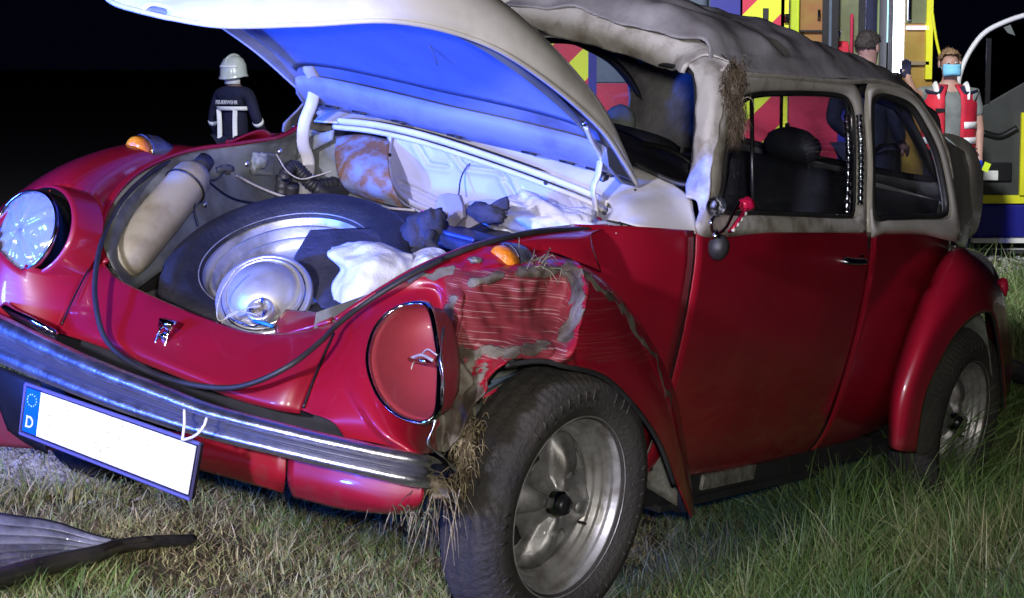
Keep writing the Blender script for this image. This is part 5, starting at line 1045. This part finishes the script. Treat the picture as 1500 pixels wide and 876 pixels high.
obj("grab_hoop", *tube_vf([W(1366, 20, 16.8)-l0, W(1372, 60, 16.8)-l0, W(1382, 100, 16.8)-l0], .012, 8, 12), 'yellow', amb)
for x in (1166, 1208.5, 1222.5, 1262, 1293): wbox("panel_joint", x-.8, -140, x+.8, 300, 17.22, 'black', amb, l0, .02)
for x, y in ((1200, 20), (1200, 70), (1230, 50), (1256, 92), (1285, 60)): wbox("cabinet_handle", x-2, y-6, x+2, y+6, 17.21, 'chrome', amb, l0, .04, .005)
for y in (-10, 44, 96): wbox("shelf_edge", 1167, y, 1207, y+2.5, 17.24, 'black', amb, l0, .03)
wbox("door_handle", 1118, 12, 1126, 30, 16.56, 'black', dl, l0, .03, .005)
for y in (-60, 20, 180): wbox("door_hinge", 1150, y, 1157, y+14, 16.55, 'chrome', amb, l0, .06, .005)
wbox("hanging_hose", 1246, 20, 1249, 110, 17.5, 'redfoil', amb, l0, .03, .01); wbox("equipment_bag", 1226, 60, 1244, 96, 17.4, 'hivis', amb, l0, .15, .03)
wbox("grab_rail", 1332, -60, 1335, 30, 16.82, 'chrome', dr, l0, .03, .008)
# second rescue vehicle seen through the car's cabin
l1 = V3((W(860, 100, 18).x, 18, 0)); rv = empty("rescue_truck", l1, "red and grey rescue vehicle with lime chevrons seen through the windscreen opening", "rescue vehicle")
wbox("body_shell", 700, -60, 1035, 330, 18.05, 'ambgrey', rv, l1, 5.0, .02)
wbox("chevron_foil", 780, 40, 861, 320, 18.03, 'chevL', rv, l1, .012); wbox("blue_foil", 862, 30, 873, 320, 18.025, 'bluefoil', rv, l1, .016)
wbox("red_panel", 874, 122, 1034, 320, 18.03, 'redfoil', rv, l1, .012); wbox("upper_panel", 874, -20, 1034, 120, 18.03, 'ambgrey', rv, l1, .012)
for x in (760, 990): obj("wheel", *tube_vf([W(x, 345, 18.1)-l1, W(x, 345, 18.4)-l1], .4, 24), 'tyre', rv)
# magenta lit panel seen through the door window
wbox("red_panel", 1150, 120, 1240, 320, 16.7, 'redfoil', amb, l0, .02)
wbox("blue_stripe", 1228, 140, 1240, 320, 16.68, 'bluefoil', amb, l0, .02)
# dark van at the right edge
l2 = V3((W(1470, 100, 17.5).x, 17.5, 0)); van = empty("emergency_van", l2, "dark van with its door open and lime sill at the right edge", "van")
dd = 17.5; tubeW = lambda nm, pts, r, m, par, d=dd, n=30: obj(nm, *tube_vf([W(a, b, d)-l2 for a, b in pts], r, 8, n), m, par, smooth=True)
tubeW("door_frame", [(1403, 132), (1406, 110), (1418, 80), (1440, 50), (1470, 33), (1510, 20), (1570, 8)], .022, 'white', van)
vd = obj("door_panel", [W(a, b, dd+.03)-l2 for a, b in ((1430, 160), (1500, 120), (1580, 110), (1580, 300), (1500, 290), (1437, 290), (1433, 230))], [tuple(range(7))], 'vangrey', van, smooth=False, thick=.06, bevel=.01)
obj("door_window", [W(a, b, dd+.02)-l2 for a, b in ((1406, 135), (1420, 84), (1442, 54), (1472, 37), (1580, 12), (1580, 118), (1500, 128), (1432, 160), (1410, 160))], [tuple(range(9))], 'vanglass', van, smooth=False, thick=.01)
wbox("window_divider", 1446, 56, 1450, 152, dd, 'black', van, l2, .04)
wq("reflecting_patch", [(1470, 40), (1480, 36), (1487, 52), (1476, 48)], dd, 'greysh', van, l2, .004)
wbox("door_pocket", 1441, 238, 1482, 266, dd-.03, 'black', vd, l2, .06, .01); wbox("white_label", 1441, 250, 1462, 264, dd-.05, 'refl', vd, l2, .012, .002)
tubeW("arm_rest", [(1440, 195), (1465, 200), (1490, 188)], .03, 'black', vd)
wbox("yellow_foil", 1433, 286, 1580, 298, dd-.02, 'yellow', van, l2, .06); wbox("blue_body_panel", 1425, 299, 1580, 348, dd, 'bluefoil', van, l2, 1.2, .02); wbox("sill", 1425, 349, 1580, 356, dd-.03, 'refl', van, l2, .1)
wbox("yellow_pillar", 1497, 165, 1501, 286, dd-.05, 'yellow', van, l2, .04)
wbox("cabin", 1500, 60, 1700, 298, dd+.1, 'vangrey', van, l2, 2.0, .05)
obj("wheel", *tube_vf([W(1560, 365, dd-.1)-l2, W(1560, 365, dd+.2)-l2], .33, 24), 'tyre', van)
# ================================================================ PEOPLE
def skinned(name, chains, m, parent, sub=2):
    """chains: {key:(pos, radius)} nodes and edges; grows one continuous surface"""
    nodes, edges = chains; keys = list(nodes); idx = {k: i for i, k in enumerate(keys)}
    me = bpy.data.meshes.new(name); me.from_pydata([nodes[k][0] for k in keys], [(idx[a], idx[b]) for a, b in edges], []); me.materials.append(M[m])
    o = bpy.data.objects.new(name, me); col.objects.link(o); o.parent = parent
    sk = o.modifiers.new("skin", 'SKIN'); sk.use_smooth_shade = True
    for i, k in enumerate(keys):
        r = nodes[k][1]; r = r if isinstance(r, tuple) else (r, r)
        me.skin_vertices[0].data[i].radius = r; me.skin_vertices[0].data[i].use_root = (i == 0)
    s = o.modifiers.new("sub", 'SUBSURF'); s.levels = sub; s.render_levels = sub
    return o
def hand(nodes, edges, side, wrist, d, palm_n):
    """palm and five bent fingers of different lengths from the wrist along d"""
    w_ = nodes[wrist][0]; d = V3(d).normalized(); n = V3(palm_n).normalized(); s = d.cross(n).normalized()
    nodes[side+'palm'] = (V3(w_)+d*.05, (.036, .018)); edges.append((wrist, side+'palm'))
    for k, (off, l) in enumerate(((-.027, .070), (-.009, .080), (.009, .075), (.026, .060))):
        a = V3(w_)+d*.085+s*off; b = a+d*l*.5+n*.006; c = b+d*l*.45+n*.022
        for nm, p, r in (('a', a, .010), ('b', b, .009), ('c', c, .0075)): nodes[f'{side}f{k}{nm}'] = (p, r)
        edges += [(side+'palm', f'{side}f{k}a'), (f'{side}f{k}a', f'{side}f{k}b'), (f'{side}f{k}b', f'{side}f{k}c')]
    a = V3(w_)+d*.03-s*.030; b = a+d*.032-s*.020+n*.01; c = b+d*.03+n*.012
    for nm, p, r in (('a', a, .012), ('b', b, .010), ('c', c, .008)): nodes[f'{side}t{nm}'] = (p, r)
    edges += [(side+'palm', side+'ta'), (side+'ta', side+'tb'), (side+'tb', side+'tc')]
def person(loc, rz, label, H, arms, skin, hair, shirt, trousers, sleeve=True, scale=1, glove=None):
    root = empty("person", loc, label, "person"); root.rotation_euler = (0, 0, rz)
    k = H/1.75
    n = {'pel': (V3((0, 0, .95)), (.14, .11)), 'wai': (V3((0, 0, 1.10)), (.135, .10)), 'che': (V3((0, .0, 1.30)), (.185, .125)), 'sho': (V3((0, .01, 1.41)), (.155, .09)), 'nec': (V3((0, .005, 1.50)), .058), 'jaw': (V3((0, -.01, 1.565)), (.062, .075)), 'hea': (V3((0, 0, 1.65)), (.080, .096)), 'top': (V3((0, .01, 1.705)), (.056, .068))}
    e = [('pel', 'wai'), ('wai', 'che'), ('che', 'sho'), ('sho', 'nec'), ('nec', 'jaw'), ('jaw', 'hea'), ('hea', 'top')]
    for s, sg in (('L', 1), ('R', -1)):
        n[s+'hip'] = (V3((sg*.10, 0, .90)), .09); n[s+'kne'] = (V3((sg*.11, -.01, .50)), .058); n[s+'ank'] = (V3((sg*.12, .02, .09)), .042); n[s+'toe'] = (V3((sg*.13, -.13, .04)), (.045, .03))
        e += [('pel', s+'hip'), (s+'hip', s+'kne'), (s+'kne', s+'ank'), (s+'ank', s+'toe')]
        shp, elb, wri, d, pn_ = arms[s]
        n[s+'sh'] = (V3(shp), .056); n[s+'el'] = (V3(elb), .042); n[s+'wr'] = (V3(wri), .028)
        e += [('sho', s+'sh'), (s+'sh', s+'el'), (s+'el', s+'wr')]; hand(n, e, s, s+'wr', d, pn_)
    nb = dict(n)
    for q, f_ in (('pel', .72), ('wai', .78), ('che', .80), ('sho', .78), ('Lhip', .85), ('Rhip', .85), ('Lkne', .85), ('Rkne', .85)): nb[q] = (n[q][0], tuple(r*f_ for r in n[q][1]) if isinstance(n[q][1], tuple) else n[q][1]*f_)
    body = skinned("body", (nb, e), skin, root, 2)
    # face
    for sg in (1, -1):
        obj("eye", *blob_vf((sg*.032, -.088, 1.645), (.012, .008, .007), 1, 0, 2, 12, 8), 'refl', body); obj("pupil", *blob_vf((sg*.032, -.095, 1.645), (.005, .003, .005), 1, 0, 2, 8, 6), 'black', body)
        obj("ear", *blob_vf((sg*.082, .01, 1.635), (.010, .020, .032), 2, .05, 2, 12, 8), skin, body)
    obj("nose", *tube_vf([(0, -.088, 1.655), (0, -.108, 1.62), (0, -.094, 1.605)], [.007, .014, .010], 8, 8), skin, body)
    obj("mouth", *tube_vf([(-.024, -.086, 1.578), (0, -.092, 1.58), (.024, -.086, 1.578)], .005, 6, 8), 'redfoil', body)
    if hair:
        rows = []; rh = random.Random(5)
        for i in range(17):
            row = []
            for j in range(44):
                ph = 2*math.pi*j/44; fr_ = math.sin(ph); lim = 112 if fr_ > .1 else (60 if fr_ < -.55 else 84)   # +y is the back of the head
                lim += 5*noise.noise(V3((j*.9, 3, 1)))
                thh = R(3+(lim-3)*i/16)
                p = V3((math.sin(thh)*math.cos(ph)*.082, math.sin(thh)*math.sin(ph)*.100+.006, math.cos(thh)*.088+1.668))
                row.append(p+(p-V3((0, 0, 1.65))).normalized()*(.010*noise.noise(p*45)+.004*noise.noise(p*110)))
            rows.append(row)
        ho = obj("hair", *grid(rows, closed=True), hair, root, thick=.005)
        st_ = []
        for _ in range(420):
            q = rows[rh.randrange(1, 17)][rh.randrange(44)]; nn = (q-V3((0, 0, 1.64))).normalized(); tt = V3((rh.gauss(0, 1), rh.gauss(.3, 1), rh.gauss(-.6, .6))).normalized()
            st_.append(tube_vf([q, q+nn*.004+tt*.008, q+nn*.003+tt*.018], [.0018, .0016, .0006], 3, cap=False))
        tag(obj("hair_strands", *join(*st_), hair, ho), kind='stuff')
    # clothes as a second, slightly larger continuous surface
    g = .012
    cn = {q: (n[q][0], tuple(r+g for r in (n[q][1] if isinstance(n[q][1], tuple) else (n[q][1],)*2))) for q in ('pel', 'wai', 'che', 'sho', 'Lsh', 'Rsh')}
    cn['pel'] = (V3((0, 0, .90)), (.185, .15))
    cn['col'] = (V3((0, .005, 1.475)), .066); ce = [('pel', 'wai'), ('wai', 'che'), ('che', 'sho'), ('sho', 'Lsh'), ('sho', 'Rsh'), ('sho', 'col')]
    for s in 'LR':
        a, b = V3(n[s+'sh'][0]), V3(n[s+'el'][0])
        if sleeve:
            cn[s+'el'] = (b, .058); cn[s+'cf'] = (b.lerp(V3(n[s+'wr'][0]), .93), .044); ce += [(s+'sh', s+'el'), (s+'el', s+'cf')]
        else: cn[s+'ml'] = (a.lerp(b, .72), .062); ce += [(s+'sh', s+'ml')]
    sh = skinned("shirt" if not sleeve else "jacket", (cn, ce), shirt, root, 2)
    tn = {q: (n[q][0], n[q][1]) for q in ('pel',)}; tn['pel'] = (V3((0, 0, 1.0)), (.165, .13)); te = []
    for s in 'LR':
        tn[s+'hip'] = (n[s+'hip'][0], .105); tn[s+'kne'] = (n[s+'kne'][0], .078); tn[s+'ank'] = (n[s+'ank'][0]+V3((0, 0, .02)), .068); te += [('pel', s+'hip'), (s+'hip', s+'kne'), (s+'kne', s+'ank')]
    skinned("trousers", (tn, te), trousers, root, 2)
    for s, sg in (('L', 1), ('R', -1)): obj("boot", *blob_vf((sg*.125, -.05, .05), (.055, .14, .055), 3, .03), 'black', root)
    root.scale = (k, k, k)
    if glove:
        for s in glove:
            hn = {q: v for q, v in n.items() if q.startswith(s) and (q[1:2] in 'ft' and q[1:] not in ('toe',) or q == s+'palm' or q == s+'wr')}
            hn = {q: (v[0], tuple(r+.003 for r in v[1]) if isinstance(v[1], tuple) else v[1]+.003) for q, v in hn.items()}
            he = [(a, b) for a, b in e if a in hn and b in hn]; skinned("glove", (hn, he), 'glove' if s == 'L' else 'navy', root, 1)
    return root, n
def ring_strip(name, c, rx, ry, z0, z1, a0, a1, m, root, n=24):
    rows = [[V3((c[0]+rx*math.cos(R(a0+(a1-a0)*i/n)), c[1]+ry*math.sin(R(a0+(a1-a0)*i/n)), z)) for z in (z0, z1)] for i in range(n+1)]
    return obj(name, *grid(rows), m, root, thick=.006)
# medic: faces the camera, his right arm held out to the van door post; image right is his left
pm = W(1392, 72, 15.8); armsM = {'L': ((.19, .01, 1.40), (.245, .02, 1.14), (.235, -.05, .90), (0, -.05, -1), (-1, 0, 0)), 'R': ((-.19, .01, 1.40), (-.30, -.10, 1.40), (-.345, -.12, 1.52), (-.15, 0, 1), (0, -1, 0))}
med, _n = person(V3((pm.x, 15.8, 0)), 0, "blond person in red reflective vest and blue face mask behind the car", pm.z, armsM, 'skin', 'hair_b', 'greysh', 'navy', False, glove=['L', 'R'])
def vest(root, m, openf=True):
    rows = []
    for i in range(29):
        a = R((-90+17)+(360-34)*i/28); row = []
        for z, rx, ry in ((.90, .215, .16), (1.05, .208, .155), (1.2, .212, .16), (1.32, .220, .16), (1.40, .205, .14), (1.455, .13, .105), (1.475, .085, .08)):
            row.append(V3((rx*math.cos(a), ry*math.sin(a)*1.0+.005, z)))
        rows.append(row)
    v = obj("vest", *grid(rows), m, root, thick=.008)
    for z in (1.02, 1.14): ring_strip("reflective_band", (0, .005), .217, .166, z, z+.05, -65, 245, 'refl', v)
    for sg in (1, -1):
        obj("shoulder_patch", *tube_vf([(sg*.115, -.115, 1.36), (sg*.12, -.09, 1.435), (sg*.12, 0, 1.485), (sg*.12, .09, 1.44)], (.006, .026), 8, 16), 'refl', v)
    return v
vm = vest(med, 'hivis')
obj("badge", *box_vf((-.10, -.15, 1.28), (.07, .012, .03)), 'black', vm, smooth=False)
obj("navy_yoke", *tube_vf([(-.20, -.06, 1.42), (-.10, -.11, 1.40), (-.07, -.09, 1.46)], (.008, .03), 8, 12), 'navy', vm); obj("navy_yoke", *tube_vf([(.20, -.06, 1.42), (.10, -.11, 1.40), (.07, -.09, 1.46)], (.008, .03), 8, 12), 'navy', vm)
mrows = [[V3((.074*math.sin(a)*(1-.12*abs(t-.5)), -.062-.062*math.cos(a)*(1 if t > .2 else .8), 1.545+.085*t)) for a in [R(-75+150*i/14) for i in range(15)]] for t in (0, .25, .5, .75, 1)]
mrows = [[p+V3((0, -.006*math.sin(k_*1.6)-.004*noise.noise(p*60), .012*(abs(p.x)/.07)*(.5-k_/4)*-1)) for p in r_] for k_, r_ in enumerate(mrows)]
obj("face_mask", *grid(mrows), 'mask', med, thick=.004)
obj("mask_strap", *tube_vf([(-.075, -.07, 1.60), (-.086, .01, 1.63)], .002, 4), 'mask', med); obj("mask_strap", *tube_vf([(.075, -.07, 1.60), (.086, .01, 1.63)], .002, 4), 'mask', med)
obj("paper_slip", *box_vf((.28, -.10, .84), (.05, .01, .07), Matrix.Rotation(.4, 3, 'Y')), 'yel2', med, smooth=False)
# second medic, seen from behind over the roof, looking right
pm = W(1272, 46, 15.0); armsB = {'L': ((.19, .01, 1.40), (.24, .06, 1.14), (.20, -.14, 1.02), (0, -1, -.1), (-1, 0, 0)), 'R': ((-.19, .01, 1.40), (-.25, .04, 1.14), (-.22, -.10, .98), (0, -.8, -.4), (1, 0, 0))}
m2, _n = person(V3((pm.x, 15.0, 0)), R(140), "dark haired person in dark jacket with pale collar behind the roof", pm.z, armsB, 'skin2', 'hair_d', 'navy', 'navy', True)
obj("collar", *tube_vf([(-.06, -.04, 1.49), (-.07, .03, 1.505), (0, .075, 1.51), (.07, .03, 1.505), (.06, -.04, 1.49)], (.02, .008), 8, 20), 'refl', m2)
# firefighter from behind
pf = W(346, 78, 20.0); armsF = {'L': ((.21, .01, 1.40), (.30, .02, 1.15), (.34, -.10, .93), (.1, -.3, -1), (-1, 0, 0)), 'R': ((-.21, .01, 1.40), (-.27, -.04, 1.14), (-.22, -.20, .98), (.2, -1, -.2), (1, 0, 0))}
ff, _n = person(V3((pf.x-.02, 20.0, 0)), R(143), "firefighter in dark coat with reflective stripes and pale helmet at the far left", pf.z-.06, armsF, 'skin2', None, 'navy', 'navy', True)
hel = lathe("helmet", [(.001, .135), (.05, .128), (.095, .098), (.122, .045), (.128, 0), (.130, -.045), (.145, -.07), (.142, -.08), (.122, -.05)], (0, .005, 1.655), (0, 0, 1), 'helmet', ff, 40, mod=lambda r, h, a: (r*(1.0+.12*max(0, math.cos(a-math.pi/2))), h-(.03*max(0, math.sin(a)) if h < -.03 else 0)), hint=(1, 0, 0), thick=.006)
obj("helmet_crest", *tube_vf([(0, -.12, 1.72), (0, -.06, 1.785), (0, .02, 1.797), (0, .10, 1.76), (0, .13, 1.70)], (.012, .018), 8, 20), 'helmet', hel)
ring_strip("helmet_band", (0, .01), .137, .143, 1.665, 1.69, 30, 150, 'refl', hel)
ring_strip("neck_guard", (0, .02), .085, .085, 1.50, 1.585, -10, 190, 'refl', ff)
cb = ring_strip("reflective_band", (0, .0), .205, .158, 1.235, 1.275, 40, 172, 'refl', ff)
for a in (62, 128):
    x, y = .200*math.cos(R(a)), .158*math.sin(R(a)); obj("reflective_band", *tube_vf([(x, y, 1.24), (x*.93, y*.98, 1.10), (x*.95, y*.98, .92)], (.024, .005), 8, 10), 'refl', ff, smooth=False)
ring_strip("name_patch", (0, .0), .200, .150, 1.285, 1.345, 62, 150, 'navy', ff)
text_mesh("back_lettering", "FEUERWEHR", frame_mtx((-.035, .155, 1.315), (-1, 0.0, 0), (-.15, 1, 0)), 'refl', ff, .055, .002)
for s in 'L':
    a, b = V3(armsF[s][0]), V3(armsF[s][1]); w3 = V3(armsF[s][2]); d = (w3-b).normalized(); obj("sleeve_band", *tube_vf([b+d*.02, b+d*.065], .058, 16), 'refl', ff)
a, b, w3 = (V3(armsF['R'][k]) for k in (0, 1, 2)); d = (w3-b).normalized(); obj("sleeve_band", *tube_vf([b+d*.02, b+d*.065], .058, 16), 'refl', ff)
